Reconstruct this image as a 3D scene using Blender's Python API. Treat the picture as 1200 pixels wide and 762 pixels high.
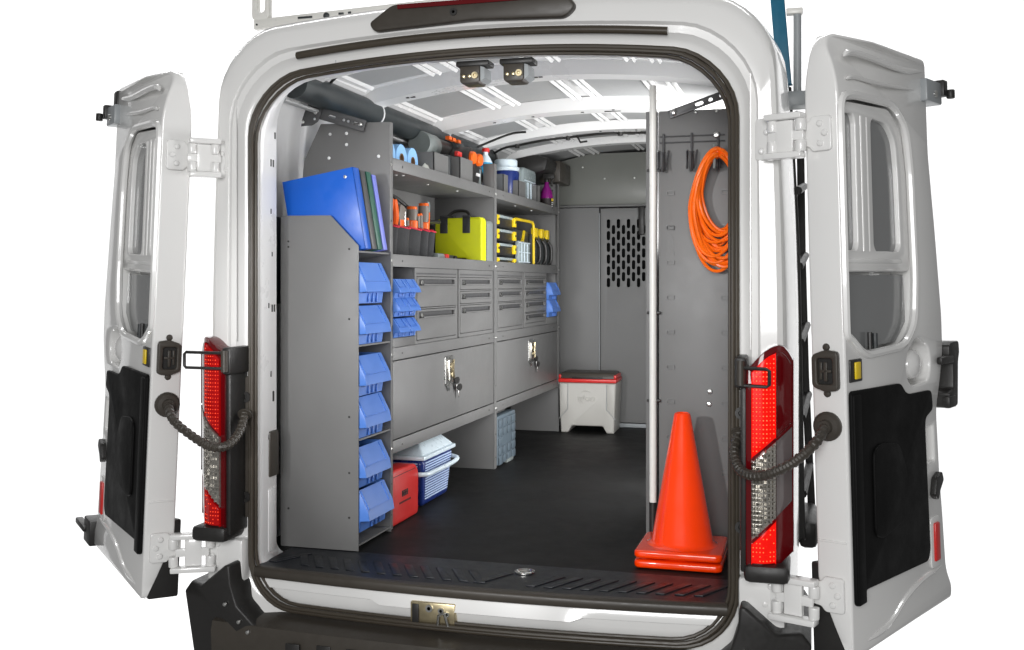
import bpy, bmesh, math, random
from mathutils import Vector, Matrix, Euler
random.seed(7)
sc = bpy.context.scene
for o in list(bpy.data.objects): bpy.data.objects.remove(o, do_unlink=True)
COL = sc.collection
R = math.radians

# ------------------------------------------------------------------ camera, light, exposure
cam_d = bpy.data.cameras.new('camera'); cam = bpy.data.objects.new('camera', cam_d); COL.objects.link(cam)
cam.location = (1.026, -3.21, 1.675); cam.rotation_euler = (R(90), 0, R(15.8))
cam_d.sensor_width = 36; cam_d.lens = 37.11; cam_d.shift_y = -0.04; cam_d.clip_end = 200; cam_d.clip_start = .05
sc.camera = cam
w = bpy.data.worlds.new('World'); sc.world = w; w.use_nodes = True
bg = w.node_tree.nodes['Background']; bg.inputs[0].default_value = (1, 1, 1, 1); bg.inputs[1].default_value = .2
sc.view_settings.view_transform = 'Standard'; sc.view_settings.look = 'None'
sc.view_settings.exposure = 0; sc.view_settings.gamma = 1

def area(name, loc, target, power, sx, sy, color=(1, 1, 1), spread=180):
    d = bpy.data.lights.new(name, 'AREA'); d.shape = 'RECTANGLE'; d.size = sx; d.size_y = sy
    d.energy = power; d.color = color; d.spread = R(spread)
    o = bpy.data.objects.new(name, d); COL.objects.link(o); o.location = loc
    o.rotation_euler = (Vector(target) - Vector(loc)).to_track_quat('-Z', 'Y').to_euler()
    return o
def spot(name, loc, target, power, size, blend, radius, color=(1, 1, 1)):
    d = bpy.data.lights.new(name, 'SPOT'); d.energy = power; d.spot_size = R(size); d.spot_blend = blend; d.shadow_soft_size = radius; d.color = color
    o = bpy.data.objects.new(name, d); COL.objects.link(o); o.location = loc
    o.rotation_euler = (Vector(target) - Vector(loc)).to_track_quat('-Z', 'Y').to_euler()
    return o
spot('key_flash', (-.55, -3.4, 2.0), (-.02, .3, 1.5), 300, 31, .45, .06)
area('front_softbox', (.9, -5.2, 2.3), (0, .3, 1.5), 190, 2.0, 2.0)
area('bay_fill', (.66, 1.75, 1.5), (-.5, 2.0, 1.65), 43, .3, 1.9)  # added fill hidden behind the right panel, not a lamp of the van
area('jamb_fill', (.775, .20, 1.8), (-.9, .26, 2.2), 5.5, .08, 1.0, spread=105)  # added unseen fill for left wall, bins and front roof; no lamp there
area('header_fill', (.74, 1.0, 1.95), (-.05, .45, 2.55), 3.2, .15, .3, spread=110)  # added fill that lifts the front roof bow, not a header lamp
for z in (9.5, -7.5): area('backdrop_light', (-4.0, 4.0, z), (-4.0, 10, 1 + (z - 1) * .10), 1580, 18, 1.2)  # added lamps out of view, only to bring the backdrop to white

# ------------------------------------------------------------------ materials
def mat(name, col, rough=.5, metal=0, coat=0, spec=.5, noise=0, nscale=40, bump=0, bscale=300, trans=0, emit=None, es=0, alpha=1, ior=1.45):
    m = bpy.data.materials.new(name); m.use_nodes = True; nt = m.node_tree; b = nt.nodes['Principled BSDF']
    b.inputs['Base Color'].default_value = (*col, 1); b.inputs['Roughness'].default_value = rough
    b.inputs['Metallic'].default_value = metal; b.inputs['Coat Weight'].default_value = coat
    b.inputs['Coat Roughness'].default_value = .05
    b.inputs['Specular IOR Level'].default_value = spec; b.inputs['IOR'].default_value = ior
    b.inputs['Transmission Weight'].default_value = trans; b.inputs['Alpha'].default_value = alpha
    if emit: b.inputs['Emission Color'].default_value = (*emit, 1); b.inputs['Emission Strength'].default_value = es
    tc = nt.nodes.new('ShaderNodeTexCoord')
    if noise:
        n = nt.nodes.new('ShaderNodeTexNoise'); n.inputs['Scale'].default_value = nscale; n.inputs['Detail'].default_value = 6
        n.inputs['Roughness'].default_value = .65
        nt.links.new(tc.outputs['Object'], n.inputs['Vector'])
        mx = nt.nodes.new('ShaderNodeMix'); mx.data_type = 'RGBA'
        mx.inputs[6].default_value = (*[c * (1 - noise) for c in col], 1)
        mx.inputs[7].default_value = (*[min(1, c * (1 + noise)) for c in col], 1)
        nt.links.new(n.outputs['Fac'], mx.inputs[0]); nt.links.new(mx.outputs[2], b.inputs['Base Color'])
        mr = nt.nodes.new('ShaderNodeMapRange'); mr.inputs[1].default_value = .3; mr.inputs[2].default_value = .7
        mr.inputs[3].default_value = max(.02, rough * .8); mr.inputs[4].default_value = min(1, rough * 1.2)
        nt.links.new(n.outputs['Fac'], mr.inputs[0]); nt.links.new(mr.outputs[0], b.inputs['Roughness'])
    if bump:
        n2 = nt.nodes.new('ShaderNodeTexNoise'); n2.inputs['Scale'].default_value = bscale; n2.inputs['Detail'].default_value = 3
        nt.links.new(tc.outputs['Object'], n2.inputs['Vector'])
        bp = nt.nodes.new('ShaderNodeBump'); bp.inputs['Strength'].default_value = bump; bp.inputs['Distance'].default_value = .002
        nt.links.new(n2.outputs['Fac'], bp.inputs['Height']); nt.links.new(bp.outputs[0], b.inputs['Normal'])
    return m
WHITE = mat('white_paint', (.78, .775, .76), .22, coat=.6, noise=.02, nscale=3)
WHIN = mat('white_interior_paint', (.78, .78, .775), .3, coat=.3, noise=.03, nscale=3)
SKIN = mat('roof_skin_paint', (.7, .7, .7), .2, coat=.5, noise=.05, nscale=4)
PAD = mat('roof_damping_pad', (.36, .365, .365), .5, noise=.12, nscale=18)
GREY = mat('grey_powder_coat', (.147, .146, .144), .45, noise=.07, nscale=3, bump=.12, bscale=900)
GREYB = mat('bulkhead_grey', (.15, .15, .148), .5, noise=.06, nscale=5, bump=.1, bscale=700)
GREYU = mat('bulkhead_upper_grey', (.165, .17, .155), .35, noise=.1, nscale=4)
GRBR = mat('dark_bracket_steel', (.075, .075, .077), .45, noise=.1, nscale=30)
SEAL = mat('door_seal_rubber', (.055, .045, .033), .38, noise=.12, nscale=40)
BLK = mat('black_plastic', (.02, .019, .018), .42, noise=.15, nscale=60, bump=.15, bscale=500)
BLKB = mat('brown_black_plastic', (.05, .043, .035), .4, noise=.12, nscale=30, bump=.15, bscale=500)
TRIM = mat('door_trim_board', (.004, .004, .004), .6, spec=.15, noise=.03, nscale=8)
MAT = mat('floor_rubber_mat', (.009, .009, .0088), .55, spec=.22, noise=.7, nscale=3.5, bump=.25, bscale=160)
SILL = mat('sill_tread_plastic', (.013, .015, .019), .4, noise=.2, nscale=20, bump=.2, bscale=400)
REDL = mat('red_lens_lit', (.45, .003, .003), .25, spec=.25, emit=(1, .008, .002), es=.6, noise=.3, nscale=60)
REDD = mat('red_lens_dark', (.11, .002, .004), .1, spec=.4, coat=.4)
REDE = mat('lamp_led_glow', (1, .1, .04), .3, emit=(1, .12, .03), es=1.5)
REDM = mat('red_lens_dim', (.3, .003, .004), .2, spec=.3, emit=(1, .006, .004), es=.12, noise=.5, nscale=50)
REDN = mat('lamp_led_dim', (.8, .05, .02), .3, emit=(1, .08, .03), es=.9)
CLR = mat('clear_lens', (.36, .34, .31), .2, metal=.5, coat=.6, noise=.3, nscale=120)
CHR = mat('chrome_facet', (.5, .48, .44), .3, metal=1, noise=.2, nscale=90)
SMOKE = mat('smoked_lens', (.12, .1, .1), .08, coat=1)
PLATE = mat('window_blank_panel', (.2, .205, .205), .16, coat=.5, noise=.05, nscale=4)
STEEL = mat('zinc_steel', (.62, .62, .6), .28, metal=1, noise=.15, nscale=40)
BRASS = mat('yellow_zinc', (.55, .47, .3), .35, metal=1, noise=.2, nscale=40)
YEL = mat('yellow_plastic', (.82, .58, .01), .35, noise=.05)
BIN = mat('blue_bin_plastic', (.075, .2, .6), .36, noise=.08, nscale=14, bump=.05, bscale=60)
BLUE = mat('blue_binder_vinyl', (.0, .085, .46), .36, noise=.05, nscale=20)
GRN = mat('green_binder_vinyl', (.01, .09, .06), .4, noise=.05)
LIL = mat('lilac_binder_vinyl', (.17, .2, .62), .4, noise=.05)
CHA = mat('charcoal_binder_vinyl', (.055, .055, .057), .45, noise=.1)
LBLUE = mat('light_blue_paper', (.25, .48, .78), .85, noise=.05, nscale=60, bump=.4, bscale=250)
CARD = mat('brown_card', (.2, .11, .05), .85, noise=.2, nscale=60)
ORG = mat('orange_plastic', (.85, .13, .008), .35, noise=.05)
CONE = mat('cone_orange_vinyl', (.95, .048, .0), .22, spec=.35, coat=.7, noise=.05, nscale=9, bump=.05, bscale=40)
CORD = mat('orange_cord_jacket', (.92, .15, .004), .32, noise=.05, nscale=60)
RED = mat('red_plastic', (.62, .025, .022), .33, noise=.05, nscale=15)
NAVY = mat('navy_plastic', (.012, .03, .17), .3, noise=.08, nscale=20)
COOL = mat('pale_blue_lid', (.66, .76, .82), .3, noise=.04)
COOLR = mat('pale_ridge', (.48, .6, .8), .35, noise=.04)
GCOOL = mat('cooler_light_grey', (.44, .43, .4), .42, noise=.05, nscale=12, bump=.08, bscale=400)
CYAN = mat('cyan_bottle', (.02, .35, .65), .25, noise=.15, nscale=8)
PUR = mat('purple_bottle', (.2, .008, .16), .2, noise=.1)
DGR = mat('tool_dark_grey', (.035, .04, .042), .45, noise=.1, nscale=40)
MGR = mat('tool_mid_grey', (.2, .225, .22), .45, noise=.1, nscale=40)
FAB = mat('black_grey_canvas', (.035, .036, .038), .85, noise=.25, nscale=120, bump=.5, bscale=700)
LIME = mat('lime_case_fabric', (.62, .66, .002), .6, noise=.08, nscale=30, bump=.2, bscale=500)
HGR = mat('handle_grey', (.17, .15, .13), .5, noise=.08)
TRIMR = mat('red_piping', (.6, .02, .05), .6)
CRATE = mat('slate_crate', (.1, .13, .155), .45, noise=.08, nscale=20)
WPOLE = mat('white_pole_paint', (.75, .74, .7), .3, noise=.03)
TUBE = mat('charcoal_tube', (.028, .034, .036), .4, noise=.12, nscale=8)
LAD = mat('teal_fibreglass', (.012, .13, .22), .35, noise=.12, nscale=30)
RACK = mat('rack_grey_paint', (.3, .32, .33), .35, noise=.05)
DGLASS = mat('dark_tinted_glass', (.03, .045, .055), .06, coat=.6)
CPLAS = mat('clear_plastic', (.8, .88, .88), .18, trans=.8, noise=.03)
GPLAS = mat('frosted_plastic', (.4, .47, .48), .25, alpha=.75, noise=.05)
INK = mat('black_ink', (.02, .015, .015), .6)
WINK = mat('white_ink', (.8, .8, .8), .5)
FROST = mat('offwhite_cloth', (.62, .63, .58), .9, noise=.1, nscale=50)

# ------------------------------------------------------------------ helpers
WM = {}
def thing(name, label, cat, loc=(0, 0, 0), group=None, rot=(0, 0, 0)):
    o = bpy.data.objects.new(name, None); COL.objects.link(o); o.empty_display_size = .1
    o.location = loc; o.rotation_euler = rot
    o['label'] = label; o['category'] = cat
    if group: o['group'] = group
    WM[o.name] = Matrix.Translation(loc) @ Euler(rot).to_matrix().to_4x4()
    return o
def tag(o, label, cat, group=None):
    o['label'] = label; o['category'] = cat
    if group: o['group'] = group
    return o

class MB:
    def __init__(s): s.bm = bmesh.new()
    def poly(s, pts, faces):
        v = [s.bm.verts.new(p) for p in pts]
        for f in faces:
            try: s.bm.faces.new([v[i] for i in f])
            except ValueError: pass
        return s
    def box(s, x0, x1, y0, y1, z0, z1, M=None):
        p = [Vector((x, y, z)) for z in (z0, z1) for y in (y0, y1) for x in (x0, x1)]
        if M: p = [M @ q for q in p]
        return s.poly(p, [(0, 2, 3, 1), (4, 5, 7, 6), (0, 1, 5, 4), (1, 3, 7, 5), (3, 2, 6, 7), (2, 0, 4, 6)])
    def prism(s, pl, ax, a, b, M=None):
        f = {'x': lambda p, c: (c, p[0], p[1]), 'y': lambda p, c: (p[0], c, p[1]), 'z': lambda p, c: (p[0], p[1], c)}[ax]
        n = len(pl); P = [Vector(f(p, a)) for p in pl] + [Vector(f(p, b)) for p in pl]
        if M: P = [M @ q for q in P]
        return s.poly(P, [tuple(range(n))[::-1], tuple(range(n, 2 * n))] + [(i, (i + 1) % n, n + (i + 1) % n, n + i) for i in range(n)])
    def frus(s, c0, s0, c1, s1):   # box frustum: centre, (sx, sy) at z0 and z1
        p = []
        for c, q in ((c0, s0), (c1, s1)):
            for dy in (-1, 1):
                for dx in (-1, 1): p.append((c[0] + dx * q[0] / 2, c[1] + dy * q[1] / 2, c[2]))
        return s.poly(p, [(0, 2, 3, 1), (4, 5, 7, 6), (0, 1, 5, 4), (1, 3, 7, 5), (3, 2, 6, 7), (2, 0, 4, 6)])
    def tube(s, pts, r, n=8, closed=False):
        pts = [Vector(p) for p in pts]; m = len(pts); rr_ = r if isinstance(r, (list, tuple)) else [r] * m
        rings = []; up = None
        for i, p in enumerate(pts):
            a = pts[i - 1] if (i or closed) else p; b = pts[(i + 1) % m] if (i < m - 1 or closed) else p
            t = (b - a).normalized()
            if up is None:
                up = Vector((0, 0, 1)) if abs(t.z) < .9 else Vector((1, 0, 0))
            sd = t.cross(up).normalized(); up = sd.cross(t).normalized()
            rings.append([s.bm.verts.new(p + (sd * math.cos(2 * math.pi * k / n) + up * math.sin(2 * math.pi * k / n)) * rr_[i]) for k in range(n)])
        for i in range(m if closed else m - 1):
            A = rings[i]; B = rings[(i + 1) % m]
            for k in range(n): s.bm.faces.new((A[k], A[(k + 1) % n], B[(k + 1) % n], B[k]))
        if not closed:
            s.bm.faces.new(rings[0][::-1]); s.bm.faces.new(rings[-1])
        return s
    def ridge(s, pts, r, n=8):
        P = smooth_path(pts, 6); m = len(P) - 1
        return s.tube(P, [r * max(.08, min(1, math.sin(math.pi * i / m) * 2.2)) for i in range(m + 1)], n)
    def lathe(s, prof, o, ax='z', n=24, sx=1, sy=1, a0=0):
        o = Vector(o); f = {'z': lambda x, y, h: Vector((x, y, h)), 'x': lambda x, y, h: Vector((h, x, y)), 'y': lambda x, y, h: Vector((x, h, -y))}[ax]
        rings = []
        for r, h in prof:
            rings.append([s.bm.verts.new(o + f(r * sx * math.cos(2 * math.pi * k / n + a0), r * sy * math.sin(2 * math.pi * k / n + a0), h)) for k in range(n)])
        for A, B in zip(rings, rings[1:]):
            for k in range(n): s.bm.faces.new((A[k], A[(k + 1) % n], B[(k + 1) % n], B[k]))
        if prof[0][0] > 1e-5: s.bm.faces.new(rings[0][::-1])
        if prof[-1][0] > 1e-5: s.bm.faces.new(rings[-1])
        return s
    def cyl(s, o, r, h, ax='z', n=14): return s.lathe([(r, 0), (r, h)], o, ax, n)
    def dome(s, o, r, h, ax='z', n=10): return s.lathe([(r, 0), (r, h * .45), (r * .75, h * .85), (r * .3, h)], o, ax, n)
    def grid(s, rows, closed=False):   # rows of points -> quads
        V = [[s.bm.verts.new(p) for p in r] for r in rows]
        for A, B in zip(V, V[1:]):
            n = len(A)
            for k in range(n if closed else n - 1): s.bm.faces.new((A[k], A[(k + 1) % n], B[(k + 1) % n], B[k]))
        return s
    def mesh(s, me, M=None):
        if M: me = me.copy(); me.transform(M)
        s.bm.from_mesh(me); return s
    def xf(s, M): s.bm.transform(M); return s
    def build(s, name, m, parent=None, bevel=0, seg=2, smooth=35, local=False, flip=False, split=False):
        bm = s.bm
        if split:      # every loose piece becomes a part of its own
            left = set(bm.verts); objs = []
            while left:
                st = [left.pop()]; comp = set(st)
                while st:
                    v = st.pop()
                    for e in v.link_edges:
                        q = e.other_vert(v)
                        if q not in comp: comp.add(q); st.append(q)
                left -= comp
                k = MB(); mp = {v: k.bm.verts.new(v.co) for v in comp}
                for f in {f for v in comp for f in v.link_faces}: k.bm.faces.new([mp[v] for v in f.verts])
                objs.append(k.build(name, m, parent, bevel, seg, smooth, local, flip))
            bm.free(); return objs[0]
        bmesh.ops.remove_doubles(bm, verts=bm.verts, dist=1e-5)
        if bevel:
            bm.normal_update()
            ed = [e for e in bm.edges if len(e.link_faces) == 2 and e.calc_face_angle(0) > R(28)]
            bmesh.ops.bevel(bm, geom=ed, offset=bevel, offset_type='OFFSET', segments=seg, profile=.5, affect='EDGES', clamp_overlap=True)
        if parent is not None and not local: bm.transform(WM[parent.name].inverted())
        if not flip: bmesh.ops.recalc_face_normals(bm, faces=bm.faces)
        me = bpy.data.meshes.new(name); bm.to_mesh(me); bm.free()
        me.polygons.foreach_set('use_smooth', [True] * len(me.polygons)); me.set_sharp_from_angle(angle=R(smooth))
        me.materials.append(m)
        o = bpy.data.objects.new(name, me); COL.objects.link(o)
        if parent is not None: o.parent = parent; WM[o.name] = WM[parent.name]
        else: WM[o.name] = Matrix.Identity(4)
        return o

def dup(o, off, parent=None):          # a copy of one part, moved
    c = o.copy(); COL.objects.link(c); c.location = Vector(o.location) + Vector(off)
    if parent is not None: c.parent = parent
    return c
def copy_tree(o, parent=None):
    c = o.copy(); COL.objects.link(c)
    if parent is not None: c.parent = parent
    WM[c.name] = WM[o.name]
    for ch in [x for x in bpy.data.objects if x.parent == o and x is not c]: copy_tree(ch, c)
    return c
def plate(outer, holes=(), depth=.01, bevel=0):   # mesh in local XY, extruded 0..depth in Z, with real holes
    cu = bpy.data.curves.new('plate', 'CURVE'); cu.dimensions = '2D'; cu.fill_mode = 'BOTH'
    cu.extrude = depth / 2 - bevel; cu.bevel_depth = bevel; cu.bevel_resolution = 2; cu.offset = -bevel
    for pl in [outer] + list(holes):
        sp = cu.splines.new('POLY'); sp.points.add(len(pl) - 1); sp.use_cyclic_u = True
        for p, q in zip(sp.points, pl): p.co = (q[0], q[1], 0, 1)
    o = bpy.data.objects.new('plate', cu); COL.objects.link(o)
    bpy.context.view_layer.update()
    me = bpy.data.meshes.new_from_object(o.evaluated_get(bpy.context.evaluated_depsgraph_get()))
    bpy.data.objects.remove(o); me.transform(Matrix.Translation((0, 0, depth / 2)))
    return me
def text_mesh(txt, size, depth=.001, shear=0):
    cu = bpy.data.curves.new('text', 'FONT'); cu.body = txt; cu.size = size; cu.extrude = depth / 2; cu.align_x = 'CENTER'; cu.shear = shear
    o = bpy.data.objects.new('text', cu); COL.objects.link(o); bpy.context.view_layer.update()
    me = bpy.data.meshes.new_from_object(o.evaluated_get(bpy.context.evaluated_depsgraph_get())); bpy.data.objects.remove(o)
    return me
def rpoly(x0, x1, y0, y1, r, n=5):      # rounded rectangle polygon
    out = []
    for cx, cy, a in ((x1 - r, y0 + r, -90), (x1 - r, y1 - r, 0), (x0 + r, y1 - r, 90), (x0 + r, y0 + r, 180)):
        for k in range(n + 1):
            t = R(a + 90 * k / n); out.append((cx + r * math.cos(t), cy + r * math.sin(t)))
    return out
def round_poly(pl, r, n=4):             # round the corners of any polygon
    out = []; N = len(pl)
    for i in range(N):
        p = Vector(pl[i]); a = Vector(pl[i - 1]); b = Vector(pl[(i + 1) % N])
        da = (a - p); db = (b - p); q = min(r, da.length * .45, db.length * .45)
        A = p + da.normalized() * q; B = p + db.normalized() * q
        for k in range(n + 1):
            t = k / n; out.append(tuple(A * (1 - t) ** 2 + p * 2 * t * (1 - t) + B * t * t))
    return out
def smooth_path(pts, n=8, closed=False):
    P = [Vector(p) for p in pts]; out = []; N = len(P)
    for i in range(N if closed else N - 1):
        p1 = P[i]; p2 = P[(i + 1) % N]
        p0 = P[i - 1] if (i or closed) else p1; p3 = P[(i + 2) % N] if (i + 2 < N or closed) else p2
        for k in range(n):
            t = k / n
            out.append(.5 * ((2 * p1) + (p2 - p0) * t + (2 * p0 - 5 * p1 + 4 * p2 - p3) * t * t + (3 * p1 - p0 - 3 * p2 + p3) * t ** 3))
    if not closed: out.append(P[-1])
    return out
XZ = lambda y: Matrix(((1, 0, 0, 0), (0, 0, -1, y), (0, 1, 0, 0), (0, 0, 0, 1)))     # local XY plate -> XZ plane, thickness towards -Y
YZ = lambda x: Matrix(((0, 0, 1, x), (1, 0, 0, 0), (0, 1, 0, 0), (0, 0, 0, 1)))      # local XY plate -> YZ plane, thickness towards +X

def rr(wd, zb, zt, rb, rt, y, crown=0, tum=0, bow=0, nb=10, na=8, ns=14, nt=16):
    P = []; wb = wd
    for k in range(nb + 1): P.append((-(wd - rb) + 2 * (wd - rb) * k / nb, zb))
    for k in range(1, na): t = R(-90 + 90 * k / na); P.append((wd - rb + rb * math.cos(t), zb + rb + rb * math.sin(t)))
    for k in range(ns + 1): P.append((wd, zb + rb + (zt - rt - zb - rb) * k / ns))
    for k in range(1, na): t = R(90 * k / na); P.append((wd - rt + rt * math.cos(t), zt - rt + rt * math.sin(t)))
    for k in range(nt + 1): P.append(((wd - rt) - 2 * (wd - rt) * k / nt, zt))
    for k in range(1, na): t = R(90 + 90 * k / na); P.append((-(wd - rt) + rt * math.cos(t), zt - rt + rt * math.sin(t)))
    for k in range(ns + 1): P.append((-wd, zt - rt - (zt - rt - zb - rb) * k / ns))
    for k in range(1, na): t = R(180 + 90 * k / na); P.append((-(wd - rb) + rb * math.cos(t), zb + rb + rb * math.sin(t)))
    out = []
    for x, z in P:
        f = max(0, min(1, (z - 1.7) / (zt - 1.7)))
        zz = z + crown * (1 - (x / wd) ** 2) * f ** 6
        xx = x * (1 - tum * max(0, (z - 1.45) / 1.0) ** 1.6)
        yy = y - bow * (1 - (x / wd) ** 2) * (1 if z < .9 else 0) if bow else y
        out.append(Vector((xx, yy, zz)))
    return out

# studio backdrop
_bd = mat('white_backdrop', (.88, .88, .88), .9)
# ================================================================== THE VAN
van = thing('cargo_van', 'white high-roof cargo van seen from behind with both rear doors swung wide open', 'van')

# outer body: rear frame, corners, sides, roof
loops = [rr(.79, .60, 2.345, .17, .19, .055, .06), rr(.80, .59, 2.358, .17, .19, .022, .06), rr(.828, .575, 2.384, .18, .2, .022, .06),
         rr(.84, .565, 2.394, .18, .205, .016, .06), rr(.858, .55, 2.408, .19, .21, -.004, .06, .004), rr(.876, .545, 2.43, .19, .22, -.006, .058, .008),
         rr(.884, .535, 2.438, .2, .22, -.019, .058, .012), rr(.932, .5, 2.495, .2, .22, -.017, .04, .03), rr(.948, .48, 2.513, .21, .21, -.006, .05, .034),
         rr(.957, .465, 2.528, .22, .2, .02, .06, .036), rr(.966, .455, 2.54, .23, .2, .09, .066, .04), rr(.985, .45, 2.55, .24, .2, .3, .07, .04),
         rr(.985, .45, 2.56, .24, .2, 1.2, .075, .04), rr(.93, .45, 2.56, .24, .2, 4.3, .075, .05)]
m = MB(); m.grid(loops, closed=True); m.bm.faces.new([v for v in m.bm.verts][-len(loops[0]):])
body = m.build('body', WHITE, van, smooth=32)

# door seal of three rubber beads
m = MB()
for wd, y, r_ in ((.814, .012, .0075), (.803, .004, .007), (.793, .014, .006)):
    e = .812 - wd
    m.tube(rr(wd, .583 + e, 2.363 - e, .17, .19, y, .062, 0, .062), r_, 8, closed=True)
m.build('door_seal', SEAL, van)

# interior jamb and walls
jl = [rr(.792, .60, 2.35, .17, .19, .04, .06), rr(.788, .66, 2.345, .1, .19, .06, .06), rr(.80, .69, 2.42, .05, .2, .17, .03), rr(.838, .70, 2.43, .05, .2, .20, .06), rr(.842, .70, 2.44, .05, .2, .245, .08)]
m = MB(); m.grid(jl, closed=True); m.build('door_jamb', WHIN, van, smooth=40)
wl = [rr(.842, .70, 2.44, .05, .2, .245, .08), rr(.925, .70, 2.455, .05, .18, .275, .11, .04), rr(.932, .70, 2.46, .05, .17, 1.5, .115, .04), rr(.92, .70, 2.46, .05, .17, 4.0, .115, .04)]
m = MB(); m.grid(wl, closed=True); m.build('interior_shell', SKIN, van, smooth=40)
zc = lambda x: 2.453 + .115 * (1 - (x / .928) ** 2) - max(0, abs(x) - .75) ** 2 * 5
# slots, holes and clips in the left jamb
def jamb_x(y): return -.80 - (y - .17) * 1.2 if y > .17 else -.795
hole = MB().box(-.004, .004, -.006, .006, -.012, .012).build('jamb_slot', BLK, van, bevel=.002)
hole.location = (-.8005, .155, 2.2)
for yy, zz, s_ in ((.12, 2.1, 1), (.14, 2.1, 1), (.12, 1.93, .7), (.13, 1.78, .6), (.1, 1.6, .7), (.13, 1.59, 1), (.15, 1.59, 1), (.12, 1.36, .8), (.14, 1.28, 1.4), (.1, 1.14, .6), (.15, .84, 1), (.12, .80, 1.2), (.14, .76, 1)):
    c = dup(hole, (0, 0, 0)); c.location = (-(.788 + (yy - .06) * .109) - .0022, yy, zz); c.scale = (1, s_ * .8, s_ * 1.1)
MB().box(-.803, -.786, .10, .165, 1.0, 1.16).build('jamb_cover', BLKB, van, bevel=.006)
MB().box(-.80, -.789, .095, .15, .74, .96).build('jamb_plate', WHIN, van, bevel=.004)

# roof bows
def bow_mesh(y0, y1, drop, x0=-.865, x1=.865, n=28, th=.06):
    m = MB(); rows = []
    prof = [(y0 - .03, 0.004), (y0, -.6 * drop), (y0 + .015, -drop), (y1 - .015, -drop), (y1, -.6 * drop), (y1 + .03, .004)]
    for k in range(n + 1):
        x = x0 + (x1 - x0) * k / n; rows.append([Vector((x, y, zc(x) + dz)) for y, dz in prof])
    m.grid(rows); return m
for y0, y1, d in ((.30, .46, .05), (.92, 1.06, .05), (1.78, 1.93, .05), (2.52, 2.64, .04), (3.12, 3.24, .035)):
    bow_mesh(y0, y1, d).build('roof_bow', WHIN, van, smooth=40)
# dark holes and slots in the bows
hb = MB().box(-.01, .01, -.006, .006, -.003, .003).build('bow_hole', BLK, van)
hb.location = (-.6, .99, zc(-.6) - .05)
for x, y, s_ in ((-.62, .98, .6), (-.28, .96, .8), (-.05, .95, .8), (-.03, .95, .8), (.12, .38, .8), (.15, .38, .8), (.3, .38, .9), (.55, .38, .9), (.7, .38, .9), (-.3, 1.86, .7), (-.05, 1.86, .7), (.1, 1.86, 4), (.11, 1.82, .6), (.3, 1.86, .7), (-.5, 1.86, .7), (-.1, 2.58, .6), (.1, 2.58, .6)):
    c = dup(hb, (0, 0, 0)); c.location = (x, y, zc(x) - (.05 if y < 2.2 else .04)); c.scale = (s_, 1, 1)
# skin panels with damping pads and long stiffening ribs between the bows
bays = ((.49, .88), (1.1, 1.74), (1.97, 2.48), (2.68, 3.08), (3.28, 3.72))
for bi, (a, b) in enumerate(bays):
    for xc in (-.6, -.2, .2, .6):
        rows = []
        for k in range(5):
            x = xc - .12 + .24 * k / 4; rows.append([Vector((x, a + .05, zc(x) - .006)), Vector((x, b - .05, zc(x) - .006))])
        o = MB().grid(rows).build('damping_pad', PAD, van)
        for xr in (xc - .165, xc - .135, xc + .135, xc + .165):
            rows = []
            for t in (-.010, -.005, 0, .005, .010):
                x = xr + t; dz = -.011 * math.cos(t / .010 * math.pi / 2)
                rows.append([Vector((x, a + .01, zc(x) - .003 + dz)), Vector((x, b - .01, zc(x) - .003 + dz))])
            MB().grid(rows).build('roof_rib', WHIN, van)
# roof wiring run
pts = [(-.84, 2.74, 2.40)] + [(x, 2.66 + .01 * math.sin(x * 17), zc(x) - .045) for x in (-.7, -.6, -.45, -.3, -.2, -.1, .05, .2, .35, .5, .7)]
m = MB().tube(smooth_path(pts, 6), .007, 6)
for x in (-.6, -.3, 0, .25, .45): m.cyl((x, 2.645, zc(x) - .062), .014, .02, n=8)
m.tube([(-.25, 2.66, zc(-.25) - .045), (-.24, 2.7, zc(-.25) - .075), (-.2, 2.7, zc(-.25) - .07)], .006, 6)
m.build('roof_wiring', BLK, van)
pts = [(-.82, .55, 2.40), (-.7, .52, zc(-.7) - .01), (-.45, .5, zc(-.45) - .012), (-.2, .5, zc(-.2) - .01)]
MB().tube(smooth_path(pts, 6), .006, 6).build('wiring_lead', BLK, van)
pts = [(-.82, 2.3, 2.4), (-.78, 2.35, 2.42), (-.6, 2.45, zc(-.6) - .012), (-.5, 2.47, zc(-.5) - .012)]
MB().tube(smooth_path(pts, 6), .007, 6).build('wiring_lead', BLK, van)
# dark ducting in the far roof corner
m = MB().prism([(-.86, 2.30), (-.56, 2.38), (-.54, 2.46), (-.7, 2.5), (-.86, 2.44)], 'y', 3.15, 3.72)
m.build('roof_duct', BLK, van, bevel=.02)
MB().box(-.66, -.52, 3.4, 3.7, 2.33, 2.47).build('duct_end', BLKB, van, bevel=.015)

# side window seen beside the jamb
MB().mesh(plate(rpoly(.31, 1.25, 1.70, 2.20, .10), [rpoly(.325, 1.235, 1.72, 2.18, .09)], .014, .004), YZ(-.929)).build('window_surround', BLK, van)
MB().box(-.932, -.912, .30, .6, 1.99, 2.005).build('window_bar', TUBE, van, bevel=.003)
MB().prism(rpoly(.318, 1.24, 1.71, 2.19, .09), 'x', -.930, -.922).build('side_window', DGLASS, van)
MB().box(-.935, -.905, .30, .62, 1.60, 1.93).build('window_cover', TUBE, van, bevel=.01)

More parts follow.
